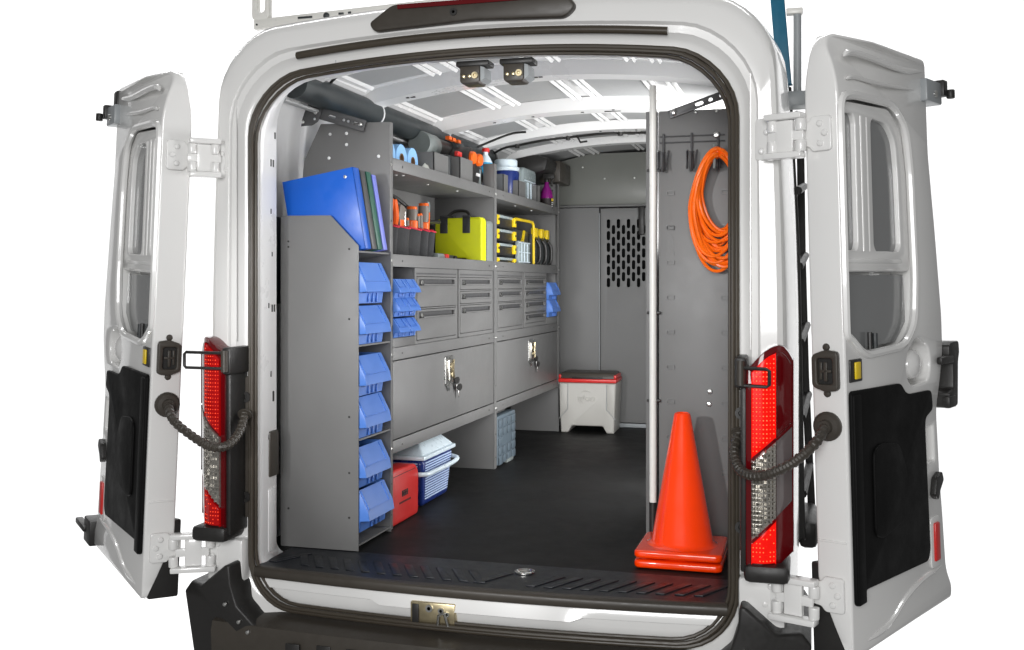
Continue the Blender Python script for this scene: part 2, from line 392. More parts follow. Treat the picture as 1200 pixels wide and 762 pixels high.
# floor, sill, treads
MB().box(-.915, .915, .262, 3.74, .66, .72).build('cargo_floor', MAT, van)
sillY = lambda x: -.002 - .052 * (1 - (x / .8) ** 2)
rows = []
for k in range(25):
    x = -.786 + 1.572 * k / 24; f = sillY(x)
    rows.append([Vector((x, .27, .64)), Vector((x, .27, .7195)), Vector((x, f + .03, .718)), Vector((x, f + .004, .712)), Vector((x, f, .700)), Vector((x, f + .002, .686)), Vector((x, f + .03, .682))])
MB().grid(rows).build('sill_pad', SILL, van, smooth=50)
rows = []
for k in range(25):
    x = -.787 + 1.574 * k / 24; f = sillY(x)
    rows.append([Vector((x, f + .02, .6835)), Vector((x, f - .003, .684)), Vector((x, f - .007, .690)), Vector((x, f - .007, .708)), Vector((x, f - .003, .714)), Vector((x, f + .012, .7185)), Vector((x, f + .02, .7185))])
MB().grid(rows).build('sill_edge_trim', BLKB, van, smooth=50)
tr = MB().prism([(-.05, 0), (-.02, 0), (.05, .13), (.02, .13)], 'z', 0, .004).build('tread_bar', SILL, van, bevel=.0015)
tr.location = (-.72, .06, .7185)
for k in range(1, 26):
    x = -.72 + k * .058
    if abs(x - .115) < .05: continue
    c = dup(tr, (k * .058, 0, 0)); c.location.y = sillY(x) + .065
    if x < .0: c.scale.x = -1
m = MB().lathe([(.03, 0), (.034, .002), (.034, .006), (.026, .008), (.022, .003), (0, .002)], (.115, .165, .719), n=20)
m.build('tie_down_ring', STEEL, van)
# white sill face with a step and the latch pocket
rows = []
for k in range(41):
    x = -.786 + 1.572 * k / 40; f = sillY(x) + .014
    e = .012 if -.35 < x < .35 else 0
    rows.append([Vector((x, f + .012, .686)), Vector((x, f + .004, .682)), Vector((x, f, .672)), Vector((x, f - .002 - e, .650 - e)), Vector((x, f + .012 - e, .645 - e)), Vector((x, f + .014, .60)), Vector((x, f + .03, .57))])
MB().grid(rows).build('sill_face', WHITE, van, smooth=40)
cx = -.13
lat = MB().box(cx - .075, cx + .075, -.054, .05, .59, .662).build('lower_latch', BRASS, van, bevel=.004)
MB().box(cx - .068, cx - .045, -.058, -.05, .595, .656).build('latch_dark_plate', BLK, lat, bevel=.002)  # black plate at the left of the latch
m = MB()
for dx, dz, r_ in ((-.01, .035, .012), (.03, .03, .01), (.05, .02, .008)): m.lathe([(r_ * .5, 0), (r_ * .5, -.006), (r_, -.006), (r_, 0)], (cx + dx, -.054, .61 + dz), 'y', 14)
m.tube([(cx + .02, -.06, .595), (cx + .026, -.068, .63), (cx + .045, -.068, .635), (cx + .055, -.06, .595)], .005, 8)
m.build('latch_bolt', STEEL, lat, split=True)

# bumper with rising end caps
def bump_half(sg):
    m = MB()
    m.prism([(sg * .64, .36), (sg * .64, .53), (sg * .74, .555), (sg * .80, .61), (sg * .823, .68), (sg * .828, .742), (sg * .845, .742), (sg * .93, .672), (sg * 1.0, .668), (sg * 1.03, .63), (sg * .985, .36)], 'y', -.10, .12)
    for v in m.bm.verts:
        ax = abs(v.co.x)
        if ax > .95: v.co.y += .05 if v.co.y < 0 else .3
    return m
for sg in (-1, 1): bump_half(sg).build('bumper_end', BLK, van, bevel=.018, seg=3)
rows = []
for k in range(33):
    x = -.90 + 1.8 * k / 32; b_ = -.085 - .05 * (1 - (x / .9) ** 2)
    rows.append([Vector((x, .04, .568)), Vector((x, b_ + .04, .562)), Vector((x, b_, .55)), Vector((x, b_ - .01, .52)), Vector((x, b_, .38)), Vector((x, b_ + .05, .34))])
MB().grid(rows).build('bumper', BLKB, van, smooth=50)
tg = MB().prism([(0, 0), (.05, 0), (.05, .006), (0, .006)], 'z', 0, .12).build('bumper_rib', BLK, van, bevel=.003)
tg.location = (-.6, -.145, .40)
for k in range(1, 12): c = dup(tg, (k * .105, 0, 0)); c.location.y = -.095 - .05 * (1 - ((-.6 + k * .105) / .9) ** 2) - .006
bs = MB().dome((0, 0, 0), .008, -.008, 'y', 10).build('bumper_screw', STEEL, van)
bs.location = (-.79, -.102, .56)
for x, y, z in ((-.755, -.105, .53), (-.84, -.104, .615), (.84, -.104, .615)): c = dup(bs, (0, 0, 0)); c.location = (x, y, z)

# header: drip strip, brake lamp housing, strikers
rows = []
for k in range(31):
    x = -.625 + 1.235 * k / 30; z = 2.472 - .056 * (x / .8) ** 2; y = -.012
    rows.append([Vector((x, y, z - .012)), Vector((x, y - .010, z - .009)), Vector((x, y - .014, z - .001)), Vector((x, y - .010, z + .009)), Vector((x, y + .002, z + .014))])
MB().grid(rows).build('drip_strip', SEAL, van, smooth=60)
hp = round_poly([(-.335, 2.492), (-.352, 2.52), (-.27, 2.575), (.3, 2.575), (.335, 2.53), (.30, 2.496), (0, 2.507)], .02)
lampb = MB().prism(hp, 'y', -.05, .03).build('brake_lamp_housing', BLKB, van, bevel=.008)
MB().box(-.25, .25, -.056, -.048, 2.556, 2.572).build('brake_lens', REDD, lampb, bevel=.003)
MB().lathe([(.012, 0), (.012, -.004), (.005, -.004), (.004, .0)], (-.06, -.051, 2.535), 'y', 14).build('camera_eye', BLK, lampb)
for i, x in enumerate((-.043, .105)):
    h = MB().prism([(x - .034, 2.337), (x - .028, 2.329), (x + .028, 2.329), (x + .034, 2.337), (x + .034, 2.386), (x - .034, 2.386)], 'y', .06, .14).build('latch_striker', BLKB, van, bevel=.004)
    MB().box(x - .046, x + .066, .055, .12, 2.384, 2.402).build('striker_mount', BLK, h, bevel=.004)
    m = MB()
    for dx in (-.02, .0): m.dome((x + dx, .06, 2.352), .007, -.007, 'y', 10)
    m.build('striker_screw', BRASS, h, split=True)
    MB().lathe([(.011, 0), (.011, -.010), (.005, -.010), (.004, -.003)], (x + .02, .06, 2.353), 'y', 14).build('striker_knob', BRASS, h)
    MB().prism([(x + .035, 2.335), (x + .05, 2.345), (x + .048, 2.38), (x + .035, 2.384)], 'y', .065, .14).build('striker_side_plate', RACK, h)
sp = MB().box(-.001, .001, -.002, .002, -.03, .03).build('spot_weld_seam', RACK, van)
sp.location = (-.5, .0235, 2.435)
for k in range(1, 14):
    x = -.55 + k * .085; c = dup(sp, (0, 0, 0)); c.location = (x, -.0048, 2.416 + .05 * (1 - (x / .87) ** 2)); c.scale = (.6, 1, .22)

# tail lamps
def lampY(x):
    a = abs(x)
    return -.10 + (max(0, a - .89) ** 1.6) * 3.6
def curved(name, m_, sg, x0, x1, zlo, zhi, parent, off=0, th=.05, n=10, bev=.003):
    rows_f = []; rows_b = []; m = MB(); K = 8
    for k in range(n + 1):
        x = x0 + (x1 - x0) * k / n; lo = zlo(x); hi = zhi(x); y = lampY(x) + off
        rows_f.append([Vector((sg * x, y, lo + (hi - lo) * j / K)) for j in range(K + 1)] + [Vector((sg * x, y + th, hi - (hi - lo) * j / K)) for j in range(K + 1)])
    m.grid(rows_f, closed=True)
    vs = [v for v in m.bm.verts]; L = len(rows_f[0]); m.bm.faces.new(vs[:L]); m.bm.faces.new(vs[-L:][::-1])
    return m.build(name, m_, parent, bevel=bev, seg=2, smooth=40)
lin = lambda a, b, c, d: (lambda x: b + (d - b) * (x - a) / (c - a))
for sg in (-1, 1):
    RL = REDL if sg > 0 else REDM; RE = REDE if sg > 0 else REDN
    top = lambda x: 1.42 + .078 * math.sin(min(1, max(0, (x - .845) / .095)) * math.pi / 2) - max(0, x - .945) ** 1.5 * 8
    d1 = lin(.853, 1.16, .965, 1.258); d2 = lin(.853, .922, .965, 1.03)
    hs = curved('tail_lamp', REDD, sg, .846, .978, lambda x: .856 + max(0, x - .93) * .8, lambda x: top(max(x, .853)), van, .006, .10)
    curved('red_lens', RL, sg, .862, .93, lambda x: d1(x) + .006, lambda x: top(x) - .022, hs, -.004, .02)
    curved('outer_lens', REDD, sg, .931, .974, lambda x: d1(x) + .006, lambda x: top(x) - .02, hs, -.002, .02)
    curved('clear_lens', CLR, sg, .862, .93, lambda x: d2(x) + .006, lambda x: d1(x) - .006, hs, -.004, .02)
    curved('smoked_lens', SMOKE, sg, .931, .974, lambda x: d2(x) + .006, lambda x: d1(x) - .006, hs, -.002, .02)
    curved('lower_red_lens', RL, sg, .862, .93, lambda x: .872, lambda x: d2(x) - .006, hs, -.004, .02)
    m = MB(); m2 = MB(); m3 = MB(); rnd = random.Random(3)
    nx = 7
    for i in range(nx):
        x = .867 + .0095 * i
        z = .88
        while z < 1.5:
            up = top(x) - .034
            if d1(x) + .014 < z < up:
                r_ = .0022 if (i in (1, 3, 4, 6) and rnd.random() > .1) else .0013
                m.lathe([(r_, .001), (r_ * .7, -.0012)], (sg * x, lampY(x) - .0052, z), 'y', 6)
            elif d2(x) + .01 < z < d1(x) - .01:
                a = rnd.uniform(-.5, .5); s_ = .0042
                M = Matrix.Translation((sg * x, lampY(x) - .006, z)) @ Euler((a * .3, rnd.uniform(-.15, .15), math.pi / 4)).to_matrix().to_4x4()
                m2.box(-s_, s_, -.0025, .0025, -s_, s_, M)
            elif z < d2(x) - .012 and rnd.random() > .35:
                m3.lathe([(.002, .001), (.0012, -.0012)], (sg * x, lampY(x) - .0052, z), 'y', 6)
            z += .0126
    for mm, nm, mt in ((m, 'led_cells', RE), (m2, 'reflector_facets', CHR), (m3, 'lower_cells', RE)):
        o = mm.build(nm, mt, hs); o['kind'] = 'stuff'
    # housing, lock plates, screws inboard of the lamp
    MB().box(*sorted((sg * .830, sg * .849)), -.088, .03, .84, 1.43).build('lamp_side_plate', BLK, van, bevel=.006)
    pl_ = MB().mesh(plate(round_poly([(sg * .812, .88), (sg * .838, .88), (sg * .842, 1.0), (sg * .842, 1.36), (sg * .812, 1.36)], .01), [], .012, .002), XZ(.02)).build('latch_rail', BLKB, van)
    for z in (1.29, .95): MB().lathe([(.018, 0), (.018, -.008), (.008, -.008), (.006, -.003)], (sg * .826, .008, z), 'y', 16).build('rail_socket', BLK, pl_)
    MB().box(*sorted((sg * .84, sg * .968)), -.11, .09, .815, .868).build('lamp_foot', BLK, van, bevel=.016)
    # door check strap with its wire loop
    br = MB().box(*sorted((sg * .815, sg * .848)), -.115, .02, 1.375, 1.465).build('check_bracket', BLK, van, bevel=.008)
    MB().cyl((sg * .832, -.122, 1.385), .012, .07, n=12).build('check_pin', BLKB, br)
    if sg < 0: lp = [(-.832, -.122, 1.447), (-.970, -.132, 1.449), (-.976, -.132, 1.443), (-.976, -.132, 1.404), (-.970, -.132, 1.398), (-.832, -.122, 1.396)]
    else: lp = [(.832, -.122, 1.435), (.905, -.132, 1.433), (.913, -.132, 1.428), (.913, -.132, 1.388), (.905, -.132, 1.383), (.832, -.122, 1.385)]
    MB().tube(lp, .0052, 8).build('check_loop', BLK, br)
    # body seams near the lamp
    MB().box(*sorted((sg * .853, sg * .856)), -.0105, .01, 1.48, 2.3).build('panel_crease', WHITE, van)
    # white lower corner with hinge carrier
    MB().box(*sorted((sg * .82, sg * .955)), -.03, .05, .66, .81).build('corner_panel', WHITE, van, bevel=.012)

# ------------------------------------------------------------------ rear doors (parts of the van)
def door(sg, O, p, n, a):
    p = Vector(p); n = Vector(n); a = Vector(a); O = Vector(O)
    # local x = along the door from the hinge, y = -w (outer side) , z up
    M = Matrix(((p.x, -n.x, a.x, O.x), (p.y, -n.y, a.y, O.y), (p.z, -n.z, a.z, O.z), (0, 0, 0, 1)))
    # plates are made in (u, z); thickness goes from inner plane outwards (+y local)
    UZ = lambda y: Matrix(((1, 0, 0, 0), (0, 0, -1, y), (0, 1, 0, 0), (0, 0, 0, 1)))  # thickness towards -y (inward)
    T = .105
    out = round_poly([(0, -.385), (0, -.33), (0, -.27), (0, -.21), (0, -.16), (0, 1.2), (0, 1.26), (0, 1.31), (0, 1.35), (.03, 1.395), (.30, 1.405), (.705, 1.412), (.712, 1.1), (.755, .85), (.797, .56), (.797, .44), (.765, .35), (.72, .25), (.735, .02), (.752, -.1), (.77, -.285), (.82, -.354), (.815, -.395), (.5, -.39)], .03)
    rec = round_poly([(.012, .53), (.012, 1.205), (.10, 1.222), (.40, 1.23), (.505, 1.17), (.537, 1.03), (.553, .70), (.535, .54), (.44, .475), (.13, .466), (.035, .52)], .05)
    scoop = round_poly([(.47, .45), (.56, .50), (.655, .47), (.68, .41), (.655, .352), (.5, .345), (.455, .39)], .035)
    slot = round_poly([(.62, .205), (.685, .205), (.69, .085), (.625, .085)], .01)
    me = plate(out, [rec, scoop, slot], T - .004, .008)
    m = MB().mesh(me, UZ(T - .004))
    m.mesh(plate([(.006, -.37), (.006, 1.33), (.06, 1.385), (.69, 1.395), (.70, 1.1), (.78, .5), (.71, .25), (.76, -.3), (.79, -.37)], [], .008, .0), UZ(T - .002))
    for v in m.bm.verts:          # the hinge face narrows towards the top and is cut back at the foot
        if v.co.x < .12 and v.co.z > 1.2:
            f = min(.9, ((v.co.z - 1.2) / .2) ** 2) * (1 - v.co.x / .12); v.co.y += (T * .55 - v.co.y) * f
        if v.co.x < .3 and v.co.z < -.16 and v.co.y > .02:
            f = min(.95, ((-.16 - v.co.z) / .225) ** 1.25) * (1 - v.co.x / .3); v.co.y += (.012 - v.co.y) * f
    d = m.build('rear_door', WHITE, van, local=True, smooth=40)
    WM[van.name] = Matrix.Identity(4); d.matrix_local = M; WM[d.name] = M
    def sub(mb, name, mt, **k): return mb.build(name, mt, d, local=True, **k)
    # recessed blank window panels with a frame of pressed beads
    fr = plate(round_poly([(.02, .71), (.02, 1.2), (.40, 1.215), (.5, 1.15), (.53, 1.02), (.54, .71)], .03), [round_poly([(.03, .772), (.03, 1.165), (.125, 1.172), (.141, 1.15), (.139, .79), (.125, .772)], .02), round_poly([(.255, .79), (.255, 1.172), (.38, 1.168), (.445, 1.12), (.46, 1.02), (.468, .79), (.45, .772), (.27, .772)], .03)], .02, .004)
    sub(MB().mesh(fr, UZ(.030)), 'window_frame', WHITE)
    sub(MB().prism([(.024, .76), (.024, 1.18), (.15, 1.185), (.15, .76)], 'y', .026, .032), 'window_panel', PLATE)
    sub(MB().prism([(.244, .76), (.244, 1.182), (.42, 1.18), (.49, 1.05), (.49, .76)], 'y', .026, .032), 'window_panel', PLATE)
    m = MB().tube([(.178, .014, .77), (.178, .014, 1.17)], .007, 8); m.tube([(.222, .014, .77), (.222, .014, 1.17)], .006, 8); sub(m, 'frame_bead', WHITE)
    m = MB().box(.03, .47, .006, .027, .735, .748); m.box(.03, .43, .008, .027, .712, .720); sub(m, 'cross_bead', WHITE, bevel=.004)
    sub(MB().prism([(.04, .48), (.02, .53), (.02, .70), (.52, .70), (.53, .55), (.44, .49)], 'y', .026, .032), 'lower_panel', PLATE)
    m = MB().tube([(.215, .015, .46), (.215, .015, .53)], .007, 8); sub(m, 'lock_rod', BLK)
    m = MB().tube([(.262, .018, .47), (.262, .018, .525)], .008, 8); sub(m, 'lock_rod', DGR)
    m = MB().lathe([(.001, -.028), (.03, -.024), (.05, -.012), (.055, 0), (.05, .006)], (.575, .03, .41), 'y', 20, sx=1.1, sy=.9); sub(m, 'handle_scoop', WHITE)
    # pressed ridges of the door top
    m = MB().ridge([(.05, .002, 1.325), (.10, .002, 1.345), (.25, .002, 1.35), (.48, .002, 1.35), (.69, .002, 1.37)], .010)
    m.ridge([(.06, .001, 1.262), (.12, .001, 1.275), (.3, .001, 1.28), (.60, .001, 1.30)], .0065); sub(m, 'pressed_ridge', WHITE)
    m = MB().tube([Vector((q[0], .0, q[1])) for q in rec], .013, 8, closed=True); sub(m, 'recess_rim', WHITE)
    m = MB().ridge([(.74, .002, -.27), (.55, .002, -.275), (.40, .002, -.30), (.26, .002, -.345), (.08, .002, -.355)], .010); sub(m, 'pressed_ridge', WHITE)
    # trim board
    tp = round_poly([(.012, .372), (.385, .365), (.42, .335), (.46, .325), (.645, .322), (.655, .258), (.585, .236), (.58, .2), (.597, -.19), (.575, -.222), (.075, -.20), (.075, -.235), (.012, -.235)], .018)
    tb = sub(MB().mesh(plate(tp, [], .012, .004), UZ(.0)), 'trim_board', TRIM)
    m = MB().mesh(plate(round_poly([(.14, -.06), (.14, .19), (.2, .205), (.33, .19), (.39, .10), (.40, .0), (.36, -.05), (.2, -.075)], .03), [], .01, .004), UZ(-.011)); m.build('trim_pad', TRIM, tb, local=True); 
    MB().box(.014, .066, -.018, -.006, -.232, .36).build('trim_edge', TRIM, tb, local=True, bevel=.004)
    # yellow marker, reflector, latch details
    sub(MB().box(.022, .105, -.006, .006, .395, .46), 'marker_housing', BLK, bevel=.004)
    sub(MB().box(.048, .085, -.011, -.004, .403, .452), 'yellow_marker', YEL, bevel=.003)
    sub(MB().mesh(plate(rpoly(.625, .712, -.262, -.095, .02), [], .006, .003), UZ(.002)), 'reflector_mount', WHITE)
    sub(MB().box(.648, .69, -.012, 0, -.24, -.115), 'red_reflector', RED, bevel=.005)
    sub(MB().prism(round_poly([(.63, -.02), (.65, .035), (.70, .05), (.715, .02), (.68, -.01), (.66, -.04)], .01), 'y', -.02, .0), 'rod_guide', BLK, bevel=.003)
    # lower cladding on the outer side
    rows_ = [(.004, -.388), (.10, -.382), (.80, -.375), (.72, -.30), (.5, -.2), (.004, -.12)]
    sub(MB().prism(rows_, 'y', .02, T + .018), 'door_cladding', BLK, bevel=.008)
    # top latch at the free edge
    lt = sub(MB().box(.66, .80, -.02, .05, 1.27, 1.345), 'top_latch', RACK, bevel=.006)
    m = MB().box(.79, .83, -.03, .02, 1.30, 1.355); m.cyl((.81, -.045, 1.29), .014, .03, n=10); m.build('latch_claw', BLK, lt, local=True, bevel=.004)
    MB().dome((.735, -.02, 1.30), .012, -.008, 'y', 12).build('latch_screw', STEEL, lt, local=True)
    if sg > 0:
        m = MB().prism(round_poly([(.80, .46), (.83, .47), (.90, .47), (.905, .43), (.89, .40), (.875, .25), (.80, .245), (.79, .30), (.83, .31), (.835, .40), (.80, .42)], .01), 'y', -.02, .05)
        m.box(.70, .82, -.03, -.01, .40, .425); m.box(.76, .83, -.03, -.008, .25, .29)
        sub(m, 'centre_latch', BLK, bevel=.006)
    else:
        m = MB().box(.80, .92, -.02, .05, -.40, -.30); m.box(.88, 1.05, -.03, -.0, -.36, -.335); m.box(.88, 1.02, .015, .04, -.40, -.37)
        sub(m, 'lower_latch', BLK, bevel=.006)
        sub(MB().box(.73, .80, .0, .04, -.005, .025), 'edge_buffer', BLK, bevel=.008)
        sub(MB().box(.685, .75, -.008, .07, 1.29, 1.405), 'corner_buffer', BLK, bevel=.012)
    # hinge-side face: latch pocket, hose grommet, crease
    lk = sub(MB().mesh(plate(round_poly([(.016, .375), (.016, .485), (.055, .49), (.094, .475), (.094, .385), (.055, .37)], .012), [rpoly(.032, .078, .392, .466, .008)], .022, .004), Matrix(((0, 0, -1, .004), (1, 0, 0, 0), (0, 1, 0, 0), (0, 0, 0, 1)))), 'check_pocket', BLKB)
    MB().box(-.004, .002, .03, .08, .388, .47).build('pocket_floor', BLK, lk, local=True)
    m = MB().box(-.012, -.003, .05, .06, .40, .455); m.box(-.012, -.003, .038, .072, .425, .433); m.box(-.01, -.003, .066, .074, .405, .455); m.build('pocket_catch', BLKB, lk, local=True, bevel=.002)
    for zz in (.365, .497): MB().dome((.002, .055, zz), .011, -.008, 'x', 12).build('pocket_rivet', BLKB, lk, local=True)
    sub(MB().lathe([(.042, .004), (.042, -.008), (.034, -.016), (.021, -.018), (.018, -.03)], (0, .056, .272), 'x', 24), 'hose_grommet', BLKB)
    sub(MB().box(-.004, .003, .01, .095, -.058, -.052), 'pressed_crease', WHITE, bevel=.0015)
    return d, M
dR = door(1, (1.1317, -.1, 1.0), (.42247, .90631, .01132), (.90598, -.42262, .02428), (-.02678, 0, .99964))
dL = door(-1, (-1.10909, -.15, 1.0), (-.74228, .66913, .03583), (-.66835, -.74314, .03226), (.04821, 0, .99884))

# hinges: plate on the body, double-arm link, plate on the door's hinge face
def hinge(sg, D, zd, zb):
    d, M = D
    hb = Vector((sg * (.915 if zb > 1.5 else .925), -.02, zb)); hd = M @ Vector((-.004, .085, zd))
    ex = (hd - hb); ex.z = 0; Lh = ex.length; ex.normalize(); ez = Vector((0, 0, 1)); ey = ez.cross(ex) * 1
    if ey.y > 0: ey = -ey
    F = Matrix(((ex.x, ey.x, 0, hb.x), (ex.y, ey.y, 0, hb.y), (0, 0, 1, hb.z), (0, 0, 0, 1)))    # x: body -> door, y: towards viewer
    h = MB().mesh(plate(rpoly(-.045, .03, -.062, .062, .01), [], .014, .003), F @ Matrix(((1, 0, 0, 0), (0, 0, 1, 0), (0, 1, 0, 0), (0, 0, 0, 1)))).build('hinge', WHITE, van)
    m = MB()
    for s_ in (-1, 1):
        m.box(.0, Lh - .005, .012, .055, s_ * .056 - .009, s_ * .056 + .009, F)
    m.build('hinge_arm', WHITE, h, bevel=.004, split=True)
    m = MB(); mid = Lh * .5
    m.box(mid - .03, mid + .024, .018, .038, -.046, .046, F)
    m.box(mid - .055, mid + .055, .02, .036, -.014, .014, F)
    m.build('hinge_link', WHITE, h, bevel=.004)
    m = MB()
    for px in (.018, Lh - .014):
        for s_ in (-1, 1):
            o = F @ Vector((px, .03, s_ * .03 - .017)); m.cyl(o, .0155, .034, n=14)
    m.build('hinge_knuckle', WHITE, h, bevel=.002, split=True)
    m = MB()
    for px, pz in ((-.025, -.035), (-.008, .02), (.012, -.018)): m.dome(F @ Vector((px, .014, pz)), .0095, -.008, 'y', 10)
    m.build('hinge_bolt', WHITE, h, split=True)
    # door side leaf, on the hinge face (local x = 0, y = .1 .. .02)
    L = Matrix(((0, 0, -1, -.001), (1, 0, 0, 0), (0, 1, 0, 0), (0, 0, 0, 1)))
    m = MB().mesh(plate(round_poly([(.018, zd - .05), (.018, zd + .05), (.075, zd + .05), (.085, zd + .035), (.12, zd + .03), (.12, zd - .03), (.085, zd - .035), (.075, zd - .05)], .012), [], .012, .003), M @ L)
    m.build('hinge_leaf', WHITE, h)
    m = MB()
    for yy, zz in ((.05, -.028), (.036, 0), (.05, .028)): m.dome((-.013, yy, zd + zz), .0095, -.007, 'x', 12)
    m.xf(M); m.build('leaf_bolt', WHITE, h, split=True)
hinge(1, dR, 1.105, 2.10); hinge(1, dR, -.205, .77)
hinge(-1, dL, 1.11, 2.098); hinge(-1, dL, -.21, .772)

# corrugated wiring hoses from body to door
def hose(pts):
    P = smooth_path(pts, 26); m = MB(); rr_ = [.0135 + (.0016 if (i // 3) % 2 else -.0008) for i in range(len(P))]
    m.tube(P, rr_, 10); m.build('wiring_hose', BLKB, van, smooth=20)
    m = MB().tube([P[-4], P[-1]], .024, 14); m.build('hose_boot', BLKB, van)
g = dR[1] @ Vector((-.02, .056, .272))
hose([g, (1.037, -0.17, 1.233), (0.981, -0.2, 1.184), (0.912, -0.2, 1.147), (0.864, -0.17, 1.137), (0.828, -0.12, 1.146), (0.81, -0.07, 1.184), (0.82, 0.0, 1.23)])
g = dL[1] @ Vector((-.02, .056, .272))
hose([g, (-0.967, -0.21, 1.234), (-0.878, -0.24, 1.189), (-0.813, -0.23, 1.155), (-0.788, -0.17, 1.155), (-0.788, -0.1, 1.19), (-0.804, -0.04, 1.239)])

# things outside the van: roof rack, ladder
rack = thing('ladder_rack', 'white steel roof rack with slotted crossbar and end stop on the van roof', 'roof rack', (-.7, .5, 2.6))
ry = .45
ph = [rpoly(-.86, -.80, 2.672, 2.682, .004), rpoly(-.66, -.63, 2.694, 2.702, .003)]
bar = MB().prism([(-1.05, 2.66), (-1.05, 2.70), (1.0, 2.77), (1.0, 2.73), (.2, 2.73)], 'y', ry, ry + .03).build('crossbar', WPOLE, rack, bevel=.004)
sl = MB().box(-.03, .03, -.002, .002, -.004, .004).build('crossbar_slot', DGR, rack, bevel=.001, local=True); sl.location = (-.83 + .7, ry - .001 - .5, 2.692 - 2.6)
for x, s_ in ((-.68, .35), (-.645, .2)): c = dup(sl, (0, 0, 0)); c.location = (x + .7, ry - .501, 2.692 + (x + .8) * .035 - 2.6); c.scale.x = s_
MB().lathe([(.012, 0), (.012, -.006), (.006, -.01)], (-.74, ry, 2.692), 'y', 14).build('crossbar_bolt', DGR, rack)
MB().lathe([(.004, 0), (.004, -.003)], (-1.035, ry, 2.678), 'y', 10).build('crossbar_bolt', DGR, rack)
MB().mesh(plate(rpoly(-1.058, -.985, 2.695, 2.86, .02), [rpoly(-1.035, -1.003, 2.725, 2.83, .015)], .03, .004), XZ(ry + .03)).build('end_stop', WPOLE, rack)
MB().prism([(-.98, 2.60), (-.98, 2.655), (-.80, 2.665), (-.6, 2.67), (-.6, 2.6)], 'y', ry + .01, ry + .05).build('foot_rail', RACK, rack, bevel=.003)

dd = thing('rack_arm', 'grey drop-down rack post and shelf bracket beside the right edge of the roof', 'rack arm', (.97, .8, 2.35))
MB().tube([(.982, .55, 2.33), (.982, .55, 2.62)], .0135, 12).build('post', RACK, dd)
MB().box(.945, 1.0, .53, .57, 2.602, 2.622).build('post_cap', WPOLE, dd, bevel=.004)
MB().box(.86, 1.02, .52, .62, 2.285, 2.335).build('shelf_bracket', RACK, dd, bevel=.004)

lad = thing('extension_ladder', 'teal and black ladder hung along the right side of the van', 'ladder', (.98, .9, .8))
def rail(name, P, Y, wd, dp, m_):
    m = MB(); rows = []
    for x, z in P: rows.append([Vector((x - wd / 2, Y, z)), Vector((x + wd / 2, Y, z)), Vector((x + wd / 2, Y + dp, z)), Vector((x - wd / 2, Y + dp, z))])
    m.grid(rows, closed=True); vs = list(m.bm.verts); m.bm.faces.new(vs[:4]); m.bm.faces.new(vs[-4:])
    return m.build(name, m_, lad, bevel=.003)
rail('upper_rail', [(.935, 2.40), (.898, 2.85)], .75, .05, .03, LAD)
rail('upper_rail', [(.93, 2.36), (.89, 2.85)], 1.3, .045, .03, LAD)
rail('lower_rail', [(.994, .74), (.985, 1.3), (.975, 1.8), (.945, 2.40)], .8, .026, .06, BLK)
rail('lower_rail', [(1.032, .72), (1.005, 1.3), (.992, 1.8), (.985, 2.33)], 1.2, .03, .06, BLK)
for k in range(6):
    z = .9 + k * .28
    MB().tube([(1.0 - (z - .74) * .015, .83, z), (1.025 - (z - .74) * .02, 1.22, z + .05)], .016, 8).build('rung', BLK, lad)
MB().tube([(.915, .77, 2.56), (.905, 1.31, 2.58)], .016, 8).build('rung', LAD, lad)
MB().box(.985, 1.05, .82, 1.2, .70, .80).build('ladder_foot', BLK, lad, bevel=.02)

# ================================================================== BULKHEAD
bk = thing('bulkhead_partition', 'grey steel bulkhead with a slotted door across the far end of the cargo bay', 'partition', (0, 3.75, .72))
YB = 3.75
MB().box(-.92, -.338, YB, YB + .02, .722, 2.187).build('side_panel', GREYB, bk, bevel=.003)
slots = []
for c_ in range(12):
    xx = -.274 + .0337 * c_
    for k in range(6 - c_ % 2):
        z = 2.077 - .039 * (c_ % 2) - k * .0785
        slots.append(rpoly(xx - .0115, xx + .0115, z - .031, z + .031, .0112, 4))
dp = MB().mesh(plate([(-.328, .755), (.42, .755), (.42, 2.18), (-.328, 2.18)], slots, .004, .0006), XZ(YB + .004)).build('bulkhead_door', GREYB, bk)
MB().box(-.8, .8, YB + .10, YB + .11, .75, 2.19).build('dark_cab_sheet', TRIM, bk)  # added black sheet: the cab's darkness behind the slots, put into colour
MB().box(.424, .92, YB, YB + .02, .722, 2.187).build('side_panel', GREYB, bk, bevel=.003)
MB().box(-.338, -.332, YB - .006, YB + .01, .75, 2.15).build('door_edge', RACK, bk, bevel=.002)
MB().box(-.335, .424, YB - .002, YB + .02, .722, .748).build('door_sill', RACK, bk, bevel=.003)
MB().box(-.915, .915, YB - .012, YB + .02, 2.19, 2.205).build('top_rail', GREYB, bk, bevel=.004)
MB().prism([(-.915, 2.206), (.915, 2.206), (.90, 2.40), (.70, 2.52), (.4, 2.55), (-.4, 2.55), (-.66, 2.49), (-.915, 2.27)], 'y', YB + .004, YB + .02).build('upper_panel', GREYU, bk, bevel=.002)
MB().box(-.066, -.03, YB - .04, YB - .001, 2.0, 2.19).build('door_latch', BLK, bk, bevel=.006)
sc_ = MB().dome((0, 0, 0), .007, -.005, 'y', 8).build('panel_screw', STEEL, bk, local=True); sc_.location = (-.6, -.0, .03)
for x, z in ((-.75, .03), (-.45, .03), (-.6, 1.62), (-.3, 1.66), (-.1, 1.66), (-.45, 1.74), (.1, 1.8)): c = dup(sc_, (0, 0, 0)); c.location = (x, .002 if z > 1.4 else 0, z)

